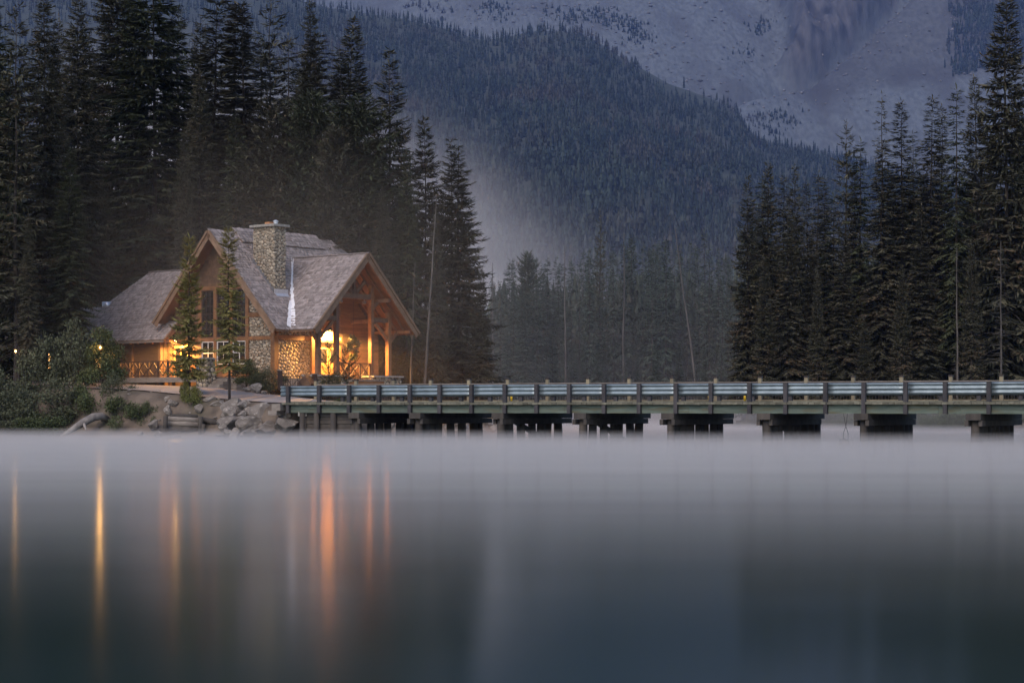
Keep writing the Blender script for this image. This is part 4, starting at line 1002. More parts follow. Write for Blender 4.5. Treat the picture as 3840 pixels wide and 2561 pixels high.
# --- the stand behind and left of the chalet
G1 = 'conifers standing behind and beside the chalet'
L1 = [('pine_tree', SP_EDGE, 62, 25, 108.5, .85, 0, 'tall airy conifer with bare lower limbs, left of the lantern shrubs at the shore'),
 ('spruce_tree', SP_FULL, 165, -70, 113, .85, 1, 'tall rusty brown spruce at the left end, beside the airy conifer'),
 ('spruce_tree', SP_FULL, 285, -40, 122, .80, 0, 'very dark spruce between the rusty spruce and the broad ones over the wing roof'),
 ('spruce_tree', SP_FULL, 255, 560, 110, .92, 2, 'drooping spruce hanging its branches in front of the wing roof and grey clapboard house'),
 ('spruce_tree', SP_FULL, 440, -190, 134, 1.05, 0, 'giant broad spruce right of the teal roof, left one of the giant pair'),
 ('spruce_tree', SP_FULL, 590, -230, 131, 1.15, 2, 'giant broad spruce straight above the wing roof ridge, right one of the giant pair'),
 ('spruce_tree', SP_SPIRE, 677, 15, 138, 1.1, 2, 'narrow pointed spruce peeping out right behind the giant pair'),
 ('spruce_tree', SP_FULL, 402, 820, 128, .55, 1, 'thin stemmed spruce standing bare before the grey clapboard wall'),
 ('spruce_tree', SP_SPIRE, 800, -30, 128, 1.5, 0, 'dense columnar spruce above the chalet gable peak'),
 ('spruce_tree', SP_SPIRE, 868, 10, 134, 1.5, 2, 'shaggy column spruce just right of the one above the gable peak'),
 ('spruce_tree', SP_SPIRE, 926, 0, 127, 1.6, 2, 'tall shaggy spruce left of the chimney'),
 ('pine_tree', SP_AIRY, 1006, -10, 137, .9, 0, 'airy open pine rising behind the chimney'),
 ('spruce_tree', SP_SPIRE, 1077, 128, 136, 1.0, 3, 'small spruce tip between the airy pine and the tall spruce above the white valley metal'),
 ('spruce_tree', SP_FULL, 1168, -25, 130, .66, 1, 'tall spruce above the white valley metal, its top cut by the picture edge'),
 ('spruce_tree', SP_SPIRE, 1186, 125, 126, 1.5, 0, 'lower pointed spruce in front of the tall one above the white valley metal'),
 ('spruce_tree', SP_TIER, 1305, 70, 129, .95, 1, 'pointed dark spruce with full shoulders above the porch roof ridge'),
 ('spruce_tree', SP_SPIRE, 1274, 186, 126, 1.3, 0, 'reddish slim spruce leaning on the left side of the full shouldered one'),
 ('spruce_tree', SP_TIER, 1450, 182, 126, 1.0, 0, 'shapely lone tipped spruce with rusty top above the porch gable'),
 ('spruce_tree', SP_TIER, 1600, 435, 127, .90, 1, 'tiered spruce with open crown right of the rusty topped one'),
 ('spruce_tree', SP_TIER, 1690, 515, 126, 1.05, 0, 'left spruce of the close twin tops at the right edge of the chalet wood'),
 ('spruce_tree', SP_TIER, 1727, 545, 124, 1.30, 0, 'right spruce of the close twin tops, its hooked branches over the bridge'),
 ('pine_tree', SP_PINE, 1170, 345, 121, .95, 0, 'rounded green pine right above the chimney flank'),
 ('pine_tree', SP_PINE, 1030, 385, 122, 1.1, 1, 'rounded green pine directly behind the chimney cap'),
 ('pine_tree', SP_PINE, 1345, 360, 121, 1.15, 0, 'bushy rounded pine rising behind the porch ridge'),
 ('pine_tree', SP_PINE, 1255, 470, 119, .9, 1, 'low bushy pine close behind the porch roof'),
 ('spruce_tree', SP_FULL, 1530, 560, 121, .62, 2, 'mid height spruce filling the gap right of the porch gable'),
 ('spruce_tree', SP_FULL, 1640, 780, 120, .62, 1, 'low dark spruce right of the porch eave'),
 ('spruce_tree', SP_FULL, 1440, 700, 119, .70, 0, 'brownish spruce close behind the porch gable'),
 ('spruce_tree', SP_FULL, 745, 260, 124, .70, 0, 'dark spruce filling in behind the main gable left slope'),
 ('spruce_tree', SP_FULL, 880, 420, 123, .75, 2, 'green spruce filling in behind the main ridge'),
 ('spruce_tree', SP_FULL, 1100, 520, 124, .7, 0, 'spruce standing low behind the ridge vent'),
 ('spruce_tree', SP_FULL, 30, 300, 117, .9, 0, 'dark spruce behind the airy conifer at the left edge'),
 ('spruce_tree', SP_FULL, -40, -80, 112, .9, 2, 'cropped spruce whose branches enter from the left edge'),
 ('spruce_tree', SP_SPIRE, 345, 180, 138, 1.5, 0, 'spruce seen dimly between the dark spruce and the giant pair'),
 ('spruce_tree', SP_FULL, 520, 320, 140, .8, 1, 'spruce deep in the wood behind the giant pair'),
 ('spruce_tree', SP_FULL, 690, 480, 121.5, .62, 1, 'small spruce just behind the wing roof ridge, left of the gable'),
 ('spruce_tree', SP_FULL, 110, 800, 106.5, .60, 0, 'thick stemmed dark spruce between the two lanterns'),
 ('spruce_tree', SP_FULL, 215, 60, 127, .8, 1, 'spruce filling the gap between the rusty spruce and the very dark one'),
 ('spruce_tree', SP_FULL, 745, 60, 141, .8, 0, 'spruce deep in the wood left of the gable peak columns'),
 ('spruce_tree', SP_SPIRE, 965, 150, 140, 1.7, 2, 'spruce deep in the wood behind the chimney, left of the airy pine'),
 ('spruce_tree', SP_FULL, 1100, 250, 139, .8, 2, 'spruce deep in the wood right of the airy pine'),
 ('spruce_tree', SP_TIER, 1385, 420, 133, 1.3, 1, 'spruce in the gap left of the rusty topped lone spruce'),
 ('spruce_tree', SP_FULL, 1520, 640, 131, .8, 0, 'spruce in the gap right of the rusty topped lone spruce'),
 ('spruce_tree', SP_TIER, 1800, 1010, 122, .9, 1, 'low spruce skirting the twin topped spruces beside the bridge'),
]
for kind, pr, px, yt, Y, wd, pk, lab in L1: tree_px(kind, pr, px, yt, Y, wd * 1.34, None, lab, 'pine' if kind == 'pine_tree' else 'spruce', G1, pick=pk)
tree_px('dead_tree', SNAGS, 1585, 730, 118.5, 1, None, 'leaning bare dead tree right of the porch gable', 'dead tree', None, lean=(0, .07), pick=2)
tree_px('dead_tree', SNAGS, 1537, 980, 117, 1, None, 'grey forked dead trunk just right of the porch eave', 'dead tree', None, lean=(0, .05), pick=0)

# --- the dark stand on the right bank
G2 = 'spruces in the dark stand on the right bank'
L2 = [(SP_TIER, 2811, 656, 140, .85, 0, 'outermost tiered spruce of the dark stand, nearest the misty valley'),
 (SP_TIER, 2878, 610, 142, .80, 1, 'second tiered spruce in the dark stand, taller than its valley neighbour'),
 (SP_TIER, 2976, 618, 141, .8, 0, 'third tiered spruce in the dark stand with a broad open top'),
 (SP_SPIRE, 3033, 680, 146, 1.1, 2, 'rusty topped spruce in the dark stand right of the third tiered one'),
 (SP_SPIRE, 3095, 666, 150, 1.2, 0, 'bluish loose spruce in the dark stand left of the flat topped pine'),
 (SP_AIRY, 3169, 444, 144, .85, 0, 'open tiered pine with a candelabra top above the dark stand'),
 (SP_SPIRE, 3222, 518, 143, 1.2, 1, 'slim rusty spruce right of the candelabra topped pine'),
 (SP_SPIRE, 3313, 350, 146, .75, 3, 'very thin bottlebrush spruce sticking up against the scree'),
 (SP_SPIRE, 3301, 527, 140, 1.3, 0, 'fuller spruce at the foot of the bottlebrush spruce'),
 (SP_SPIRE, 3391, 374, 141, 1.4, 2, 'shaggy spruce with thick tufted top right of the bottlebrush'),
 (SP_SPIRE, 3435, 490, 147, 1.1, 1, 'thin spruce tucked behind the thick tufted one'),
 (SP_SPIRE, 3486, 362, 143, 1.2, 0, 'pointed spruce left of the two close tips against the scree'),
 (SP_SPIRE, 3529, 393, 148, 1.0, 2, 'slightly lower spruce at the right shoulder of the pointed one'),
 (SP_SPIRE, 3590, 319, 139, 1.1, 1, 'lean knobbly spruce rising before the far wooded slope'),
 (SP_TIER, 3666, 287, 144, .8, 1, 'broad spruce left of the tallest tree on the right bank'),
 (SP_TIER, 3762, -60, 134, .95, 1, 'tallest tree of the right bank, its top leaving the picture'),
 (SP_SPIRE, 3712, 504, 137, 1.2, 2, 'rusty spruce at the left foot of the tallest right bank tree'),
 (SP_SPIRE, 3803, 398, 135, 1.2, 1, 'rusty drooping spruce at the right foot of the tallest right bank tree'),
 (SP_SPIRE, 3850, 250, 138, 1.4, 0, 'spruce half cut by the right picture edge'),
 (SP_SPIRE, 3449, 767, 131, 1.5, 2, 'young bluish spruce in front of the dark stand'),
 (SP_TIER, 3245, 1195, 129, 1.0, 1, 'small light green spruce low in front of the dark stand'),
 (SP_SPIRE, 2954, 786, 137, 1.3, 0, 'shaggy spruce in front of the third tiered one'),
 (SP_SPIRE, 3160, 830, 137, 1.4, 2, 'dark column spruce below the candelabra topped pine'),
 (SP_TIER, 3640, 900, 130, .8, 0, 'skirted spruce low before the far right stand'),
 (SP_TIER, 3380, 1000, 130, .8, 1, 'skirted spruce low before the thick tufted one'),
 (SP_TIER, 3060, 1010, 132, .75, 0, 'skirted spruce low before the rusty topped one'),
 (SP_TIER, 2870, 960, 134, .8, 1, 'skirted spruce low at the valley end of the dark stand')]
for pr, px, yt, Y, wd, pk, lab in L2: tree_px('spruce_tree' if pr is not SP_AIRY else 'pine_tree', pr, px, yt, Y, wd * 1.18, None, lab, 'spruce' if pr is not SP_AIRY else 'pine', G2, pick=pk)
tree_px('dead_tree', SNAGS, 3755, 905, 128.5, 1, None, 'tall bare grey trunk with dead whorls at the right end of the bridge', 'dead tree', None, pick=2)
tree_px('dead_tree', SNAGS, 3590, 930, 130, .9, None, 'pale straight dead trunk inside the right bank stand', 'dead tree', None, pick=1)
rr = random.Random(77)
for k in range(52):           # the crowded trees inside the stand
    px = 2800 + (k + rr.random()) * 1090 / 52; yt = 640 + 480 * rr.random() ** 1.2 - max(0, px - 3200) * .28; Y = 139 + 30 * rr.random()
    tree_px('spruce_tree', SP_SPIRE, px, yt, Y, rr.uniform(1.15, 1.75), None, None, 'spruce', G2, rr)
# --- the grey middle wood beyond the inlet
G3 = 'spruces in the grey misty wood beyond the bridge'
L3 = [(SP_AIRY, 2249, 784, 222, .62, 0, 'pine_tree', 'tall open pine overtopping the grey wood'), (SP_MID, 2371, 879, 236, 1.0, 0, 'spruce_tree', 'full spruce right behind the bleached dead tree'),
 (SP_MID, 2496, 899, 226, 1.1, 2, 'spruce_tree', 'clump topped spruce midway along the grey wood'), (SP_MID, 2453, 942, 232, 1.0, 1, 'spruce_tree', 'slim spruce left of the clump topped one'), (SP_MID, 2547, 919, 230, .9, 1, 'spruce_tree', 'slim spruce right of the clump topped one'),
 (SP_MID, 2644, 861, 228, .95, 3, 'spruce_tree', 'thin tall spruce near the leaning dark snag'), (SP_MID, 2700, 930, 226, .9, 1, 'spruce_tree', 'spruce close to the dark stand at the end of the grey wood'), (SP_MID, 2724, 955, 236, .9, 0, 'spruce_tree', 'pale spruce just before the dark stand'),
 (SP_PINE, 1981, 945, 240, .95, 0, 'pine_tree', 'broad soft pine fading into the mist'), (SP_MID, 2032, 991, 222, .95, 1, 'spruce_tree', 'pointed spruce right of the soft pine'), (SP_MID, 2093, 996, 224, .85, 0, 'spruce_tree', 'second pointed spruce right of the soft pine'),
 (SP_MID, 1925, 1037, 218, .9, 0, 'spruce_tree', 'pointed spruce left of the soft pine'), (SP_MID, 1879, 1052, 224, .9, 1, 'spruce_tree', 'slim spruce beside the chalet wood edge in the mist'), (SP_MID, 2210, 958, 226, .9, 3, 'spruce_tree', 'thin spruce left of the open overtopping pine'),
 (SP_MID, 1960, 1088, 214, .9, 0, 'spruce_tree', 'lower spruce in front of the soft pine'), (SP_MID, 2144, 1047, 220, .9, 3, 'spruce_tree', 'thin spruce beside the slender pale snag')]
for pr, px, yt, Y, wd, pk, kd, lab in L3: tree_px(kd, pr, px, yt, Y, wd, None, lab, 'pine' if kd == 'pine_tree' else 'spruce', G3, pick=pk)
tree_px('dead_tree', SNAGS, 2340, 875, 216, 1.3, None, 'bleached dead tree with bare limbs in the grey wood', 'dead tree', None, pick=0)
tree_px('dead_tree', SNAGS, 2121, 920, 219, .9, None, 'slender pale snag without a top in the grey wood', 'dead tree', None, pick=1)
tree_px('dead_tree', SNAGS, 2622, 850, 212, 1.0, None, 'long dark leaning snag at the right of the grey wood', 'dead tree', None, pick=1, lean=(0, -.13))
tree_px('dead_tree', SNAGS, 1850, 985, 214, .6, None, 'thin leafless snag at the edge of the misty gap', 'dead tree', None, pick=1)
for k in range(150):
    px = 1835 + (k + rr.random()) * 1010 / 150; edge = 1015 - 80 * math.exp(-((px - 2450) / 330) ** 2) + 60 * (px < 1900)
    yt = edge + 210 * rr.random() ** 1.3 - 40; Y = 212 + 62 * rr.random()
    tree_px('spruce_tree', SP_MID, px, yt, Y, rr.uniform(.62, .98), None, None, 'spruce', G3, rr)
for k in range(16):           # young spruces along the foot of the grey wood
    px = 1900 + (k + rr.random()) * 900 / 16; tree_px('spruce_tree', SP_MID, px, 1230 + 120 * rr.random(), 204 + 12 * rr.random() if px < 2400 else 190 + 10 * rr.random(), rr.uniform(1.0, 1.3), None, None, 'spruce', G3, rr)

# labels worked out from where each remaining tree stands: the capped rail post below it, and its rank in height there
ORD = ['first','second','third','fourth','fifth','sixth','seventh','eighth','ninth','tenth','eleventh','twelfth','thirteenth','fourteenth','fifteenth','sixteenth','seventeenth','eighteenth','nineteenth','twentieth','twenty-first']
cells = {}
for t, px, yt, Y in TREES:
    if 'label' not in t:
        k = min(range(len(post_px)), key=lambda i: abs(post_px[i] - px)); cells.setdefault((t['group'], k, px > post_px[k]), []).append((yt, px, t))
for (g, k, right), L in cells.items():
    L.sort(key=lambda a: a[0]); wood = 'dark right bank stand' if g == G2 else 'grey misty wood'
    for j, (yt, px, t) in enumerate(L):
        rank = 'tallest' if j == 0 else 'shortest' if j == len(L) - 1 else ORD[j] + ' tallest'
        t['label'] = f"{rank} spruce above the {'gap after' if right else 'gap before'} the {ORD[k]} guardrail post, {wood}"

# --- two thin young spruces before the chalet
YS = [conifer(81, 8.3, 1.12, .13, .30, 7, .60, .18, step=.11, spray=.34, gaps=.20, low_slope=-.25, top_slope=.6, curl=.35, ragged=.45, needles=F_YOUNG, stubs=10), conifer(82, 8.9, 1.0, .22, .28, 7, .45, .22, step=.11, spray=.32, gaps=.12, low_slope=-.35, top_slope=.5, curl=.28, ragged=.5, needles=F_YOUNG, stubs=16)]
def young(pr, px, yt, yb, Y, wd, lab, rot):
    x = px2x(px, Y); zb = CH + (HYP - yb) * Y / FPX; zt = CH + (HYP - yt) * Y / FPX
    return plant_tree('young_spruce', pr, x, Y, zb, zt - zb, wd, rot, lab, 'spruce', 'young spruces on the bank before the chalet')
young(YS[0], 706, 883, 1490, 100.6, 1.0, 'thin young spruce on the bank before the lit entry door', 1.0)
young(YS[1], 860, 850, 1505, 99.6, .95, 'thin young spruce with brownish top before the big windows, bare stemmed below', 2.0)

# --- the wood that covers the hill: nobody could count it
def far_tree(seed, m, nt=5, k=5):
    rs = np.random.RandomState(seed); vs, fs = [], []
    for t in range(nt):
        z0 = .06 + t * .9 / nt; z1 = min(1.0, z0 + 1.6 / nt); r = .145 * (1 - z0) ** .8 + .012
        c = len(vs); vs.append((0, 0, z1))
        for j in range(k):
            a = 6.283 * (j + .5 * (t % 2)) / k + rs.normal(0, .2); q = r * rs.uniform(.6, 1.25)
            vs.append((q * math.cos(a), q * math.sin(a), z0 + rs.uniform(-.03, .03)))
        for j in range(k): fs.append((c, c + 1 + j, c + 1 + (j + 1) % k))
    return np.array(vs), np.array(fs)
def scatter_wood(name, P, Hs, wides, m, seed=0, nt=5, kk=5):
    rs = np.random.RandomState(seed); T = [far_tree(seed + k, m, nt, kk) for k in range(4)]; VV, FF, off = [], [], 0
    kind = rs.randint(0, 4, len(P)); az = rs.uniform(0, 6.283, len(P))
    for k in range(4):
        q = np.where(kind == k)[0]; v, f = T[k]
        c, s = np.cos(az[q])[:, None], np.sin(az[q])[:, None]; hw = (Hs[q] * wides[q])[:, None]
        x = P[q, 0:1] + hw * (v[:, 0] * c - v[:, 1] * s); y = P[q, 1:2] + hw * (v[:, 0] * s + v[:, 1] * c); z = P[q, 2:3] + Hs[q][:, None] * v[:, 2]
        VV.append(np.stack([x, y, z], -1).reshape(-1, 3)); FF.append((f[None] + (np.arange(len(q)) * len(v))[:, None, None] + off).reshape(-1, 3)); off += len(q) * len(v)
    return tag(link(name, np_mesh(name, np.concatenate(VV), np.concatenate(FF), m)), kind='stuff')
SCREEROCK = mat('scree rock', (0.15, 0.142, 0.14), (0.07, 0.068, 0.07), 0.3, rough=.95, island=.5)
F_HILL = foliage('hill needles', (0.014, 0.021, 0.019), (0.030, 0.039, 0.031), (0.038, 0.036, 0.030), .75)
for _nd in F_HILL.node_tree.nodes:            # patches of older and younger wood
    if _nd.type == 'TEX_NOISE': _nd.inputs['Scale'].default_value = .022 if _nd.inputs['Scale'].default_value > .3 else .011
rs = np.random.RandomState(4)
def in_view(X, Y): return np.abs(X) < Y * .285
n = 60000; Yv = 1000 + 1640 * rs.rand(n) ** .9; Xv = (rs.rand(n) * 2 - 1) * Yv * .275; 
t = (Yv - 1000) / 1600
keep = rs.rand(n) < np.where(Xv < -.12 * Yv, .16, .50) * np.where(t > .93, .8, 1)
# open scars on the upper hill
scar = fbm(Xv, Yv, 120, 3, 31)
keep &= ~((scar > .20) & (t > .55)) | (rs.rand(n) < .12)
Xv, Yv = Xv[keep], Yv[keep]; tv = t[keep]
Hs = (21 - 10 * tv) * (rs.uniform(.55, 1.1, len(Xv)) + .5 * (rs.rand(len(Xv)) < .12)); wd = rs.uniform(.75, 1.15, len(Xv))
scatter_wood('hillside_forest', np.stack([Xv, Yv, hill_z(Xv, Yv) - .5], 1), Hs, wd, F_HILL, 1)
# pale dead stems standing among them
sn = MB(); q = rs.choice(len(Xv), 240, replace=False)
for i in q:
    if Xv[i] < -.10 * Yv[i]: continue
    z = float(hill_z(Xv[i], Yv[i])); h = Hs[i] * rs.uniform(.9, 1.5); sn.tube([(Xv[i], Yv[i] - 1.2, z), (Xv[i] + rs.normal(0, .03) * h, Yv[i] - 1.2, z + h)], [.16 + Yv[i] * .00004, .07], 3, False)
sn.build('hillside_snags', DEADGREY, kind='stuff')
# trees running up the far right flank of the mountain
n = 5200; Yv = 2950 + 700 * rs.rand(n); px = 3520 + 440 * rs.rand(n) + 60 * (fbm(Yv, Yv * 0, 120, 2, 7)); Xv = (px - CXP) * Yv / FPX
k = (px > 3555 + 110 * fbm(Yv, Yv * 0, 70, 3, 9) + 60 * fbm(Yv, Xv, 25, 2, 19)) & (px < 3960) & (rs.rand(n) < .15 + .85 * sstep(3520, 3640, px)); Xv, Yv = Xv[k], Yv[k]
scatter_wood('mountain_forest', np.stack([Xv, Yv, mount_z(Xv, Yv)[0] - .5], 1), rs.uniform(9, 17, len(Xv)), rs.uniform(.8, 1.2, len(Xv)), F_HILL, 2)
# rocks and dwarf shrubs strewn over the scree
n = 5200; Yv = 2850 + 650 * rs.rand(n); px = 1650 + 2000 * rs.rand(n); Xv = (px - CXP) * Yv / FPX
k = rs.rand(n) < .25 + 1.5 * np.clip(fbm(Xv, Yv, 130, 3, 41) + .05, 0, .5); Xv, Yv = Xv[k], Yv[k]; Zv = mount_z(Xv, Yv)[0]; r = .9 + 3.2 * rs.rand(len(Xv)) ** 4
oc = np.array([(1,0,0),(0,1,0),(-1,0,0),(0,-1,0),(0,0,.8),(.2,.1,-.6)]); of = np.array([(0,1,4),(1,2,4),(2,3,4),(3,0,4),(1,0,5),(2,1,5),(3,2,5),(0,3,5)])
vv = (oc[None] * (r[:, None, None] * rs.uniform(.6, 1.4, (len(r), 6, 3))) + np.stack([Xv, Yv, Zv + r * .2], 1)[:, None]).reshape(-1, 3); ff = (of[None] + (np.arange(len(r)) * 6)[:, None, None]).reshape(-1, 3)
tag(link('scree_rocks', np_mesh('scree_rocks', vv, ff, SCREEROCK)), kind='stuff')
cx_ = [(2150,75),(2230,60),(2310,85),(2380,110),(2400,150),(1850,35),(2070,55),(2870,95),(2840,120),(2800,210),(2900,440),(2960,455),(2700,430),(2760,445),(1560,28),(1640,48),(1830,50),(1880,62),(2830,470),(2900,495)]
P_ = []
for a, b in cx_:
    for q in range(60 if 2140 < a < 2420 else 26): P_.append((a + rs.normal(0, 26), b + rs.normal(0, 16)))
P_ = np.array(P_); best = []
for a, b in P_:                # where the line of sight to that column and row meets the scree
    Yq = np.linspace(2750, 3700, 120); Xq = (a - CXP) * Yq / FPX; zq = mount_z(Xq, Yq)[0]; e = CH + (HYP - b) * Yq / FPX - zq; i = int(np.argmax(e < 0))
    best.append((Xq[i], Yq[i], zq[i]))
best = np.array(best); scatter_wood('scree_shrubs', best - np.array([0, 0, .4]), rs.uniform(2.5, 9, len(best)), rs.uniform(1.2, 2.6, len(best)), F_HILL, 6)
# deep wood filling in behind the counted trees
n = 1500; Yv = rs.uniform(276, 420, n); Xv = (rs.rand(n) * 2 - 1) * Yv * .30; px = CXP + Xv * FPX / Yv; k = px > 1500; Xv, Yv = Xv[k], Yv[k]
scatter_wood('deep_forest', np.stack([Xv, Yv, ground_z(Xv, Yv) - .3], 1), rs.uniform(11, 17, len(Xv)), rs.uniform(.8, 1.1, len(Xv)), F_FAR, 3, 9, 7)
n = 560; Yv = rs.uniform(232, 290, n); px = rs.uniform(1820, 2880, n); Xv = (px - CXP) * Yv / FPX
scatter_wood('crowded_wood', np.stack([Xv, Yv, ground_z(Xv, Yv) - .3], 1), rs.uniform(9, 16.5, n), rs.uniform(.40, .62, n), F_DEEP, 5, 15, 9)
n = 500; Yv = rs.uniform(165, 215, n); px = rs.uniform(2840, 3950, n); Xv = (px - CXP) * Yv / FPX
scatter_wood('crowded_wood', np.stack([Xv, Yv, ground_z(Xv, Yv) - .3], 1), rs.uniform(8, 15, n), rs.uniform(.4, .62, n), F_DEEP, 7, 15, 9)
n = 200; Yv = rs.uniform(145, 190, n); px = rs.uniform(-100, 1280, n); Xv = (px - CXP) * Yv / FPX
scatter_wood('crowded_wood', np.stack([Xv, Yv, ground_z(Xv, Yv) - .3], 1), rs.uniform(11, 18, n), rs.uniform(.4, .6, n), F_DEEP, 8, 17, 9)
# mist bank lying on the hill foot behind the chalet wood
# ================================================================== SMALL THINGS
def boulder_mesh(seed, sub=3):
    import bmesh
    rs = random.Random(seed); bm = bmesh.new(); bmesh.ops.create_icosphere(bm, subdivisions=sub, radius=1.0)
    planes = []
    for k in range(13):
        d = Vector((rs.gauss(0, 1), rs.gauss(0, 1), rs.gauss(0, .8))).normalized(); planes.append((d, rs.uniform(.42, .80)))
    for v in bm.verts:
        p = v.co.copy()
        for d, h in planes:
            q = p.dot(d)
            if q > h: p -= d * (q - h) * .98
        p += p.normalized() * (noise.noise(p * 1.7 + Vector((seed, 0, 0))) * .05 + noise.noise(p * 5 + Vector((seed, 3, 0))) * .03)
        v.co = p * 1.18
    me = bpy.data.meshes.new('boulder'); bm.to_mesh(me); bm.free(); me.materials.append(ROCK); return me
BM = [boulder_mesh(k) for k in range(9)]; BM_S = [boulder_mesh(20 + k, 2) for k in range(5)]
def boulder(px, py, w, h, Y, label, group='boulders piled on the lake bank', k=0, rz=None, deep=1.0, tilt=0, name='boulder', small=False):
    c = at(px, py, Y); s = Y / FPX / 2 * 1.24; rs = random.Random(int(px * 7 + py))
    o = link(name, (BM_S if small else BM)[k % (5 if small else 9)], None, c, (tilt, rs.uniform(-.12, .12), rs.uniform(-.5, .5) if rz is None else rz), (w * s, max(w, h) * s * .9 * deep, h * s))
    return tag(o, label, 'boulder', group)
B = [(878,1530,80,56,98.6,'squat rounded boulder at the upper left of the rock pile',0), (925,1522,40,34,98.8,'small brown boulder wedged behind the squat rounded one',1), (932,1546,34,30,98.0,'little pale boulder below the brown one',2),
 (980,1555,66,72,97.5,'tall grey boulder with a pale crown in the middle of the pile',3), (948,1553,42,48,97.6,'slanted boulder leaning on the tall pale crowned one',4), (1014,1556,34,34,97.6,'small boulder right of the tall pale crowned one',5),
 (1045,1551,34,32,97.2,'blocky boulder at the right top of the pile, under the beam ends',6), (1076,1552,42,40,96.4,'pointed boulder touching the first bridge post',7), (1070,1592,94,62,96.2,'big veined boulder at the right end of the pile, under the bridge corner',8),
 (1004,1610,92,46,96.6,'long flat topped boulder low at the water edge',0), (940,1590,84,44,97.0,'angular boulder with a slanting face in the pile centre',1), (866,1598,96,56,97.6,'large sloping slab at the lower left of the pile',2),
 (858,1562,44,34,98.0,'pale wedge boulder between slab and squat boulder',3), (938,1618,58,38,96.5,'triangular boulder standing at the water edge',4), (905,1578,26,44,97.2,'narrow upright boulder left of the angular one',5),
 (820,1514,74,30,99.6,'flat grey ledge boulder beside the bare stem of the young spruce',6), (786,1498,60,22,100.2,'low flat ledge boulder at the road edge',7), (650,1512,36,28,100.2,'tilted dark boulder on the bare slope',8),
 (629,1538,26,28,99.8,'smaller tilted boulder below the dark one',0), (634,1496,28,16,100.8,'pale flat boulder by the road edge, above the tilted ones',1), (660,1491,18,12,100.9,'tiny pale boulder beside the flat one',2),
 (747,1531,28,26,99.4,'bluish boulder at the foot of the golden bush',3), (571,1594,38,38,99.3,'grey boulder beside the low bushes near the shore',4), (527,1624,28,14,99.0,'white boulder at the shore left of the crib',5),
 (588,1626,26,18,98.8,'white rounded boulder at the shore before the crib',6), (660,1634,44,9,98.2,'flat white slab at the waterline before the crib',7), (840,1632,66,14,97.0,'pale flat slab at the waterline under the pile',8),
 (892,1634,40,12,96.8,'second flat slab at the waterline, right of the pale one',0), (1000,1634,50,14,96.4,'brownish slab at the waterline at the pile foot',1), (587,1476,40,20,102,'grey humped boulder at the road edge by the low bush',2),
 (963,1454,40,28,104.0,'big grey boulder beneath the shrub by the stone wall',3), (925,1459,36,20,104.2,'brownish boulder left of the one beneath the shrub',4), (992,1470,26,13,103.6,'pale flat boulder right of the one beneath the shrub',5), (968,1468,18,10,103.5,'small pale boulder in front of the shrub boulders',6)]
for px, py, w, h, Y, lab, k in B: boulder(px, py, w, h, Y, lab, k=k)
rr = random.Random(12); RIP = []
for k in range(64):           # rubble of the causeway bank seen under the bridge
    px = 1405 + 490 * rr.random(); Yb = 103 + (px - 1405) / 490 * 12; Y = Yb + rr.random() * 2.5; z = max(.0, (Y - Yb) * .55) + rr.uniform(0, .25)
    w = rr.uniform(22, 48); py = HYP - (z - CH) * FPX / Y
    RIP.append((w, px, boulder(px, py, w, w * rr.uniform(.6, .85), Y, None, 'riprap boulders under the bridge', k, small=True)))
SIZE = ['largest', 'second largest', 'third largest', 'fourth largest', 'fifth largest', 'sixth largest', 'seventh largest', 'eighth largest', 'ninth largest', 'tenth largest', 'eleventh largest', 'twelfth largest', 'thirteenth largest', 'fourteenth largest']
def rank_labels(L, what, where):
    """L: (size, column, object); a label from the guardrail post above each and the rank in size there"""
    cells = {}
    for w, px, o in L:
        k = min(range(len(post_px)), key=lambda i: abs(post_px[i] - px)); cells.setdefault((k, px > post_px[k]), []).append((w, px, o))
    for (k, right), q in cells.items():
        q.sort(key=lambda a: -a[0])
        for j, (w, px, o) in enumerate(q): o['label'] = f"{SIZE[min(j, 13)]} {what} below the gap {'after' if right else 'before'} the {ORD[k]} guardrail post, {where}"
rank_labels(RIP, 'riprap boulder', 'under the deck')
FILL = []
for k, (px, py) in enumerate(((862,1545),(905,1555),(918,1600),(955,1580),(975,1600),(1008,1580),(1030,1575),(1048,1608),(1090,1622),(1062,1632),(1020,1632),(968,1634),(915,1628),(880,1626),(852,1622),(838,1602),(1098,1566),(1112,1600),(1036,1540),(905,1518))):
    w = 26 + 18 * rr.random(); FILL.append((w, px, boulder(px, py, w, w * .8, 97.9 - (py - 1520) * .012, None, 'boulders piled on the lake bank', k + 3)))
FILL.sort(key=lambda a: a[0], reverse=True)
for j, (w, px, o) in enumerate(FILL): o['label'] = f"{'largest' if j == 0 else ORD[j] + ' largest'} chinking boulder wedged between the big ones of the rock pile"
LOOSE = {}
for k in range(80):           # scattered shore stones
    px = 470 + 640 * rr.random(); x = px2x(px, 100); Y = 97.6 + 3.2 * rr.random() + (1100 - px) * .0025; w = rr.uniform(7, 18)
    z = gz(px2x(px, Y), Y)
    if z < -.05: continue
    py = HYP - (z - CH) * FPX / Y
    o = boulder(px, py, w, w * .6, Y, None, 'loose stones on the bank', k, small=True, name='bank_stone'); o['category'] = 'stone'
    n = min(range(len(B)), key=lambda i: (B[i][0] - px) ** 2 + (B[i][1] - py) ** 2); LOOSE.setdefault(n, []).append(((B[n][0] - px) ** 2 + (B[n][1] - py) ** 2, o))
import re
for n, q in LOOSE.items():
    q.sort(key=lambda a: a[0]); short = ' '.join(B[n][5].split()[:9]); short = re.sub(r'( (of|at|the|in|by|on|its|a|with|left|lower|low|touching))+$', '', short)
    for j, (d, o) in enumerate(q): o['label'] = f"{'nearest' if j == 0 else ORD[j] + ' nearest'} loose stone to the {short}"
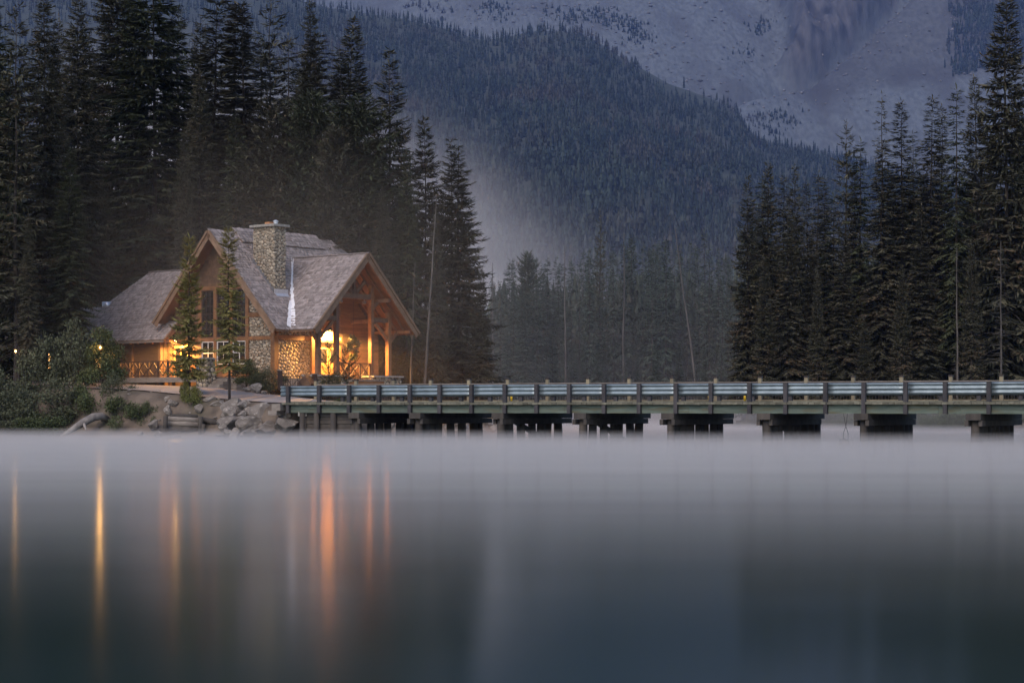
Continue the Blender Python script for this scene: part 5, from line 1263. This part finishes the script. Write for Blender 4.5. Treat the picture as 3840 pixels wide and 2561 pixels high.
# old log crib holding the bank
crib = empty('log_crib', at(700, 1600, 98.3), 0, 'rotting timber crib of stacked logs at the foot of the bank', 'retaining wall')
co = crib.location
def cr_p(px, py, Y): return at(px, py, Y) - co
for px0, py0, px1, py1, r in ((622,1572,748,1575,.16),(622,1588,745,1592,.17),(600,1607,760,1610,.15),(665,1612,800,1620,.13),(760,1576,836,1590,.15),(770,1596,850,1606,.14),(640,1560,740,1562,.10)):
    q = MB().tube([cr_p(px0, py0, 98.9), cr_p((px0 + px1) / 2, (py0 + py1) / 2 + rr.uniform(-2, 2), 98.7), cr_p(px1, py1, 98.6)], [r, r * 1.05, r * .9], 8).build('log', GREYWOOD if r > .15 else PILE, crib, True)
for px, y0, y1 in ((620,1560,1622),(752,1562,1632),(760,1590,1630)): MB().tube([cr_p(px, y1, 98.4), cr_p(px + 2, y0, 98.4)], .12, 7).build('crib_post', PILE, crib, True)
dl = empty('driftwood_log', at(300, 1600, 99.9), 0, 'thick bleached driftwood log sloping from the shrubs into the lake', 'log')
pts = [(225,1640,99.3),(268,1612,99.5),(310,1585,99.8),(350,1564,100.2),(378,1560,100.6),(400,1572,101)]
q = MB().tube([at(*p) - dl.location for p in pts], [.07,.14,.19,.21,.20,.17], 10); q.build('stem', DEADWOOD, dl, True)
for a, b in (((315,1590,99.7),(322,1612,99.4)),): MB().tube([at(*a) - dl.location, at(*b) - dl.location], [.09,.04], 6).build('broken_branch', DEADWOOD, dl, True)
ps = empty('broken_pile', at(1135, 1640, 95.6), 0, 'short weathered pile stump standing in the water beside the rock pile', 'pile')
MB().tube([(0, 0, -.8), (.02, 0, .7), (0, 0, 1.05)], [.17, .16, .15], 9).build('shaft', GREYWOOD, ps, True); MB().box((0, 0, 1.12), (.42, .3, .2)).build('pale_block', SLABSTONE, ps)
for a, b, lb in (((1090,1640,96.2),(1160,1598,97.2),'grey plank slanting from the water under the bridge corner'),):
    MB().beam(Vector((0, 0, 0)), at(*b) - at(*a), .28, .10).build('slanting_plank', GREYWOOD, None, False, lb, 'plank').location = at(*a)

# shrubs
SHR = {'leaf': broad(101, 3.2, 1.5, 9000, .115, F_LEAF), 'leaf2': broad(102, 3.0, 1.5, 5600, .115, F_DULL), 'gold': broad(103, 1.4, 1.1, 4200, .10, F_GOLD, clumps=18, bottom=.02), 'dull': broad(104, 2.6, 1.6, 5600, .115, F_DULL, bottom=.02), 'low': broad(105, 1.5, 1.5, 6500, .10, F_LEAF, bottom=.0, clumps=22)}
def shrub(kind, px, yt, yb, hw, Y, lab, grp='shrubs along the lake shore', nm='shrub'):
    x = px2x(px, Y); zb = CH + (HYP - yb) * Y / FPX; H = (yb - yt) * Y / FPX; st, fo, H0 = SHR[kind]
    r0 = {'leaf': 1.5, 'leaf2': 1.5, 'gold': 1.1, 'dull': 1.6, 'low': 1.5}[kind] * 1.05; w = hw * Y / FPX / r0
    t = empty(nm, (x, Y, zb), 0, lab, 'shrub', grp); ro = random.Random(px).uniform(0, 6.28)
    link('stem', st, t, None, (0, 0, ro), (w, w, H / H0)); link('foliage', fo, t, None, (0, 0, ro), (w, w, H / H0)); return t
for a in (('leaf',385,1225,1500,100,104.4,'tall bright green shrub with the brighter lantern glowing in it, at the boardwalk end'), ('leaf2',262,1190,1510,105,105.2,'tall dull shrub left of the lantern shrub, over the driftwood log'),
 ('dull',130,1320,1560,120,104.2,'dark shrub below the thick stemmed spruce'), ('leaf2',20,1390,1600,120,103.2,'dark shrub at the far left shore'), ('dull',200,1425,1628,140,102.4,'wide low shrub behind the driftwood log foot'),
 ('low',330,1440,1600,105,102.6,'green shrub hanging over the top of the driftwood log'), ('low',470,1485,1612,105,101.0,'low orange tinged bush right of the driftwood log, below the road'), ('dull',70,1510,1640,130,101.8,'low dark shrub touching the water at the far left'),
 ('leaf2',440,1395,1540,70,102.6,'small shrub between lantern shrub and low orange tinged bush'), ('low',555,1505,1600,45,100.4,'bushy right end of the low orange tinged bush'), ('leaf2',-60,1330,1620,110,103.6,'cropped shrub entering from the left edge'),
 ('gold',722,1448,1535,42,99.9,'small golden green bush at the foot of the lit door young spruce'), ('gold',690,1425,1495,24,100.3,'thin golden twiggy bush beside that spruce stem'),
 ('leaf',925,1345,1468,66,105.2,'leafy shrub before the gable stone panel'), ('leaf2',1020,1372,1478,62,104.6,'brownish shrub before the chalet side stone wall'), ('leaf2',975,1385,1470,50,104.9,'rounded shrub between the leafy and the brownish one'),
 ('low',150,1545,1640,110,101.2,'low shrub at the water left of the driftwood log'), ('low',1290,1490,1512,40,101.6,'patch of low green plants at the bridge head'), ('leaf2',1240,1398,1470,40,104.8,'loose green bush before the porch base')): shrub(*a)
# far bank growth seen under the bridge
rr = random.Random(5); BS = []
for k in range(44):
    px = 2830 + 1000 * (k + rr.random()) / 44; Y = np.interp(px, [2800,3000,3200,3500,3900], [145,136,128,118,109]) + 1.2 + 3.5 * rr.random(); x = px2x(px, Y); z = gz(x, Y)
    kind = rr.choice(('low','dull','gold','low')); st, fo, H0 = SHR[kind]; s = rr.uniform(.55, .95)
    t = empty('bank_shrub', (x, Y, z - .1), 0, None, 'shrub', 'shrubs on the far bank'); link('stem', st, t, None, (0, 0, k)); f = link('foliage', fo, t, None, (0, 0, k)); t.scale = (s, s, s * .8); BS.append((s, px, t))
rank_labels(BS, 'far bank shrub', 'beyond the lake')
# lanterns glowing among the shrubs
def lantern(px, py, Y, lab, power):
    c = at(px, py, Y); t = empty('lantern', (c.x, c.y, 0), 0, lab, 'lamp', 'lanterns glowing among the shrubs'); zb = gz(c.x, c.y)
    MB().tube([(0, .75, zb - .3), (0, .75, c.z + .3), (0, .3, c.z + .38), (0, 0, c.z + .19)], .025, 8).build('post', IRON, t); MB().tube([(0, 0, c.z - .14), (0, 0, c.z - .11)], .10, 10).tube([(0, 0, c.z + .11), (0, 0, c.z + .19)], [.13, .02], 10).build('cap', IRON, t)
    f = MB()
    for k in range(4): f.tube([(.08 * math.cos(k * 1.57), .08 * math.sin(k * 1.57), c.z - .11), (.08 * math.cos(k * 1.57), .08 * math.sin(k * 1.57), c.z + .11)], .008, 4)
    f.build('frame', IRON, t); MB().sphere((0, 0, c.z), (.045, .045, .065), 10, 7).build('bulb', BULB, t, True)
    l = lamp('lantern_light', (c.x, c.y - .16, c.z), WARM, power, .08); return t
lantern(376, 1303, 103.2, 'bright lantern glowing in the green shrub at the boardwalk end', 22)
lantern(58, 1317, 104.4, 'dimmer lantern glowing between dark trees at the far left', 4)

# boardwalk railing with crossed braces
br = empty('boardwalk_railing', cw(0, -1.42, 3.14), CRZ, 'dark wooden railing with crossed braces along the boardwalk', 'railing')
us = [-8.2 + .80 * k for k in range(12)]
pmx = MB().box((0, 0, .43), (.10, .09, .86)).mesh('post', RAILWOOD)
for u in us: link('post', pmx, br, (u, 0, 0))
MB().span((us[0] - .1, -.045, .86), (us[-1] + .35, .045, .915)).build('top_rail', RAILWOOD, br); MB().span((us[0] - .1, -.02, .08), (us[-1] + .35, .02, .12)).build('bottom_rail', IRON, br)
for a, b in zip(us[:-1], us[1:]):
    m = (a + b) / 2
    for p, q in (((a + .05, 0, .45), (m, 0, .84)), ((m, 0, .84), (b - .05, 0, .45)), ((a + .05, 0, .45), (m, 0, .12)), ((m, 0, .12), (b - .05, 0, .45))): MB().beam(p, q, .05, .06, (0, 1, 0)).build('brace', RAILWOOD, br)
    g = MB()
    for k in (-.18, -.06, .06, .18): g.span((m + k - .006, -.006, .12), (m + k + .006, .006, .86))
    for z in (.28, .45, .62): g.span((a + .05, -.005, z - .005), (b - .05, .005, z + .005))
    o = g.build('wire_grid', IRON, br); o['kind'] = 'stuff'
# stone pillar at the steps
pil = empty('stone_pillar', cw(1.68, -1.75, 2.45), CRZ, 'tapered cobblestone pillar with flat cap beside the boardwalk steps', 'pillar')
core = MB(); 
core.add([(-.42,-.42,0),(.42,-.42,0),(.42,.42,0),(-.42,.42,0),(-.30,-.30,1.62),(.30,-.30,1.62),(.30,.30,1.62),(-.30,.30,1.62)], [(0,3,2,1),(4,5,6,7),(0,1,5,4),(1,2,6,5),(2,3,7,6),(3,0,4,7)]); core.build('core', MORTAR, pil)
MB().span((-.40, -.40, 1.62), (.40, .40, 1.67)).span((-.3, -.3, 1.67), (.3, .3, 1.72)).build('cap', SLABSTONE, pil)
_s0 = len(STONES)
for O, A, Nn, sd in (((0, -.41, 0), (1, 0, 0), (0, -1, .075), 31), ((.41, 0, 0), (0, 1, 0), (1, 0, .075), 32), ((-.41, 0, 0), (0, -1, 0), (-1, 0, .075), 33)):
    Nv = Vector(Nn).normalized(); A = Vector(A); up = Nv.cross(A)
    if up.z < 0: up = -up
    stone_face(pil, O, A, up, Nv, [(-.42, 0), (.42, 0), (.31, 1.62), (-.31, 1.62)], .055, .14, sd, 2500, 1.2)
for parent, m, q, k in STONES[_s0:]:
    o = link('stone', DOMES[k], pil); o.matrix_local = m
PLAQ = mat('blue grey plaque', (0.10, 0.13, 0.19), (0.16, 0.19, 0.25), 20, (.2, .2, 6), .5)
MB().span((-.33, -.47, .92), (-.10, -.43, 1.32)).build('plaque', PLAQ, pil)
# notice on the railing
nb = empty('notice_board', cw(-.60, -1.52, 4.20), CRZ, 'small grey notice board on the railing reading PRIVATE FUNCTION', 'sign')
MB().span((-.27, -.02, -.16), (.27, .02, .16)).build('board', GREYWOOD, nb)
REDW = mat('faded red lettering', (0.55, 0.42, 0.38), rough=.6)
for s, z in (('PRIVATE', .065), ('FUNCTION', -.07)): link('lettering', text_mesh(s, .125, REDW, 0, .004), nb, (0, -.025, z), (R(90), 0, 0))
for x in (-.2, .2): MB().span((x - .02, .02, -.3), (x + .02, .05, .1)).build('bracket', IRON, nb)
# hanging flower basket
hb = empty('hanging_basket', cw(6.0, 5.19, 4.75), CRZ, 'round hanging basket of trailing plants in the porch', 'hanging basket')
MB().tube([(0, 0, 2.75), (0, 0, .45)], .010, 5).build('chain', IRON, hb)
MB().tube([(0, 0, -.26), (0, 0, -.20), (0, 0, -.05), (0, 0, .03)], [.10, .20, .27, .28], 12).build('bowl', SIGNB, hb, True)
st, fo, H0 = broad(106, .95, .42, 1500, .12, F_DULL, bottom=.1, clumps=22); o = link('foliage', fo, hb, (0, 0, -.32))
st, fo, H0 = broad(107, .7, .30, 420, .11, F_GOLD, bottom=0, clumps=12); link('trailing_stems', fo, hb, (-.05, .05, -.72))
# porch railing with braces
pr_ = empty('porch_railing', cw(6.05, pv, 3.05), CRZ, 'dark railing with diagonal braces between the middle porch posts', 'railing')
for v in (-1.25, -.45, .45, 1.25): MB().box((0, v, .43), (.07, .07, .86)).build('post', RAILWOOD, pr_)
MB().span((-.03, -1.28, .84), (.03, 1.28, .89)).build('top_rail', RAILWOOD, pr_); MB().span((-.03, -1.28, .06), (.03, 1.28, .10)).build('bottom_rail', RAILWOOD, pr_)
for a, b in ((-1.22, -.48), (-.42, .42), (.48, 1.22)):
    MB().beam((0, a, .1), (0, b, .84), .04, .055, (1, 0, 0)).build('brace', RAILWOOD, pr_); MB().beam((.012, a, .84), (.012, b, .1), .04, .055, (1, 0, 0)).build('brace', RAILWOOD, pr_)
    g = MB()
    for k in range(1, 5): q = a + (b - a) * k / 5; g.span((-.006, q - .006, .1), (.006, q + .006, .84))
    g.build('wire_grid', IRON, pr_)['kind'] = 'stuff'
pb = empty('planter_box', cw(6.7, pv + .35, 2.5), CRZ, 'long dark brown planter box below the porch railing', 'planter')
MB().span((-.2, -1.2, 0), (.2, 1.15, .42)).build('box', SIGNB, pb); MB().span((-.23, -1.23, .42), (.23, 1.18, .47)).build('rim', GREYWOOD, pb)
tb = empty('patio_table', at(1302, 1431, 104.5), .3, 'small patio table with a light top before the planter box', 'table')
MB().tube([(0, 0, 0), (0, 0, .03)], .32, 14).build('table_top', CREAM, tb); MB().tube([(0, 0, -.75), (0, 0, 0)], .03, 6).build('leg', IRON, tb)
bn = empty('wooden_bin', at(1140, 1447, 104.2), -.4, 'small brown wooden bin with pitched lid behind the iron fence', 'bin')
MB().prism([(-.4, 0, 0), (.4, 0, 0), (.4, 0, .12), (.05, 0, .55), (-.4, 0, .15)], (0, .5, 0)).build('body', TIMBER_D, bn); MB().beam((.42, .25, .10), (.03, .25, .58), .56, .03, (-.8, 0, .6)).build('lid', TIMBER, bn)
# little pine in front of the porch
lp = conifer(83, 2.3, .85, .12, .30, 5, .45, -.1, step=.13, spray=.24, gaps=.1, low_slope=.25, top_slope=.9, curl=.2, needles=F_GREEN, stubs=2)
plant_tree('small_pine', lp, px2x(1300, 104), 104, CH + (HYP - 1450) * 104 / FPX, 2.05, 1.0, 1, 'small tufted pine standing before the porch door', 'pine')
plant_tree('small_pine', lp, px2x(1232, 104.4), 104.4, CH + (HYP - 1452) * 104 / FPX, 2.3, .7, 4, 'slim small pine left of the tufted one, before the glowing door', 'pine')
# iron fence between wooden posts, left of the porch
fa, fb = at(1058, 1458, 103.6), at(1172, 1455, 104.6); L = (fb - fa).length
fn = empty('iron_fence', fa, math.atan2(fb.y - fa.y, fb.x - fa.x), 'low black iron fence between two brown posts before the side stone wall', 'fence')
for x, h in ((-.12, 1.0), (L + .12, .82)): MB().box((x, 0, h / 2 - .05), (.20, .20, h)).build('post', RAILWOOD, fn); MB().box((x, 0, h - .03), (.24, .24, .05)).build('post_cap', GREYWOOD, fn)
MB().span((0, -.015, .64), (L, .015, .67)).build('top_rail', IRON, fn); MB().span((0, -.015, .10), (L, .015, .13)).build('bottom_rail', IRON, fn)
for k in range(13): x = L * (k + .5) / 13; MB().span((x - .008, -.008, .13), (x + .008, .008, .64)).build('bar', IRON, fn)
for k in range(3):
    a = L * k / 3; b = L * (k + 1) / 3; m = (a + b) / 2
    MB().beam((a, .012, .13), (m, .012, .5), .02, .03, (0, 1, 0)).build('brace', IRON, fn); MB().beam((m, .012, .5), (b, .012, .13), .02, .03, (0, 1, 0)).build('brace', IRON, fn)
# grey clapboard house with teal roof in the wood
gh = empty('clapboard_house', (px2x(400, 150), 150, 3.0), R(-20), 'grey clapboard house with teal metal roof half hidden in the wood', 'house')
MB().span((-6, 0, -1), (4.5, 8, 7.0)).build('wall', CLAPBOARD, gh)
for k in range(40): MB().span((-6, -.03, -.5 + k * .19), (4.5, .0, -.325 + k * .19)).build('clapboard', CLAPBOARD, gh)
g_ = MB().prism([(-6, .02, 7.0), (4.5, .02, 7.0), (-.75, .02, 12.0)], (0, .3, 0)).build('gable_wall', CLAPBOARD, gh); recalc(g_.data)
for sg in (-1, 1):
    q = [Vector((-.75, -.6, 12.4)), Vector((-.75, 8.6, 12.4)), Vector((-.75 + sg * 6.2, 8.6, 6.5)), Vector((-.75 + sg * 6.2, -.6, 6.5))]
    o = MB().prism(q, (0, 0, .12)).build('roof', TEAL, gh); recalc(o.data)
    for k in range(1, 12): MB().beam(q[0].lerp(q[1], k / 12) + Vector((0, 0, .14)), q[3].lerp(q[2], k / 12) + Vector((0, 0, .14)), .05, .05).build('seam', TEAL, o)
fr = MB().span((-5.2, -.07, 3.2), (-4.2, -.03, 4.4)).build('window', WHITEFRAME, gh); MB().span((-5.12, -.09, 3.28), (-4.28, -.072, 4.32)).build('pane', GLOW, fr); MB().span((-4.72, -.10, 3.28), (-4.68, -.092, 4.32)).build('muntin', WHITEFRAME, fr)
# mist bank at the foot of the hill, behind the chalet wood
m = bpy.data.materials.new('valley mist'); m.use_nodes = True; nt = m.node_tree; nt.nodes.clear(); N = nt.nodes; Lk = nt.links
o = N.new('ShaderNodeOutputMaterial'); v = N.new('ShaderNodeVolumePrincipled'); v.inputs['Color'].default_value = (1, .91, .86, 1)
tc = N.new('ShaderNodeTexCoord'); sep = N.new('ShaderNodeSeparateXYZ'); nz = N.new('ShaderNodeTexNoise'); nz.inputs['Scale'].default_value = 5.0; nz.inputs['Detail'].default_value = 5
Lk.new(tc.outputs['Generated'], nz.inputs['Vector']); Lk.new(tc.outputs['Generated'], sep.inputs[0])
def M_(op, a, b):
    q = N.new('ShaderNodeMath'); q.operation = op
    for i, x in enumerate((a, b)):
        if isinstance(x, (int, float)): q.inputs[i].default_value = x
        else: Lk.new(x, q.inputs[i])
    return q.outputs[0]
rad = M_('SQRT', M_('ADD', M_('POWER', sep.outputs[0], 2.0), M_('POWER', sep.outputs[2], 2.0)), 0)
fr_ = N.new('ShaderNodeMapRange'); fr_.interpolation_type = 'SMOOTHSTEP'; fr_.inputs[1].default_value = 1.08; fr_.inputs[2].default_value = .55; Lk.new(rad, fr_.inputs[0])
fl_ = N.new('ShaderNodeMapRange'); fl_.interpolation_type = 'SMOOTHSTEP'; fl_.inputs[1].default_value = 0.0; fl_.inputs[2].default_value = .12; Lk.new(sep.outputs[0], fl_.inputs[0])
nn = N.new('ShaderNodeMapRange'); nn.inputs[1].default_value = .32; nn.inputs[2].default_value = .68; Lk.new(nz.outputs[0], nn.inputs[0])
Lk.new(M_('MULTIPLY', M_('MULTIPLY', M_('MULTIPLY', fr_.outputs[0], fl_.outputs[0]), M_('ADD', nn.outputs[0], .12)), 0.018), v.inputs['Density'])
Lk.new(v.outputs[0], o.inputs['Volume'])
mb = MB().span((-110, 420, 1), (30, 560, 88)).build('valley_mist', None, kind='stuff'); mb.data.materials.append(m)

# mist added round the chalet, an amber glow put into its colour
m2 = bpy.data.materials.new('chalet mist'); m2.use_nodes = True; nt = m2.node_tree; nt.nodes.clear(); N = nt.nodes; Lk = nt.links
o = N.new('ShaderNodeOutputMaterial'); v = N.new('ShaderNodeVolumePrincipled'); v.inputs['Color'].default_value = (1, .82, .66, 1)
tc = N.new('ShaderNodeTexCoord'); sub = N.new('ShaderNodeVectorMath'); sub.operation = 'DISTANCE'; sub.inputs[1].default_value = (.5, .5, .25); Lk.new(tc.outputs['Generated'], sub.inputs[0])
fr_ = N.new('ShaderNodeMapRange'); fr_.interpolation_type = 'SMOOTHSTEP'; fr_.inputs[1].default_value = .5; fr_.inputs[2].default_value = .05; Lk.new(sub.outputs['Value'], fr_.inputs[0])
Lk.new(M_('MULTIPLY', fr_.outputs[0], .0075), v.inputs['Density']); Lk.new(v.outputs[0], o.inputs['Volume'])
cm = MB().span((-32, 97, .9), (8, 124, 26)).build('chalet_mist', None, kind='stuff'); cm.data.materials.append(m2)
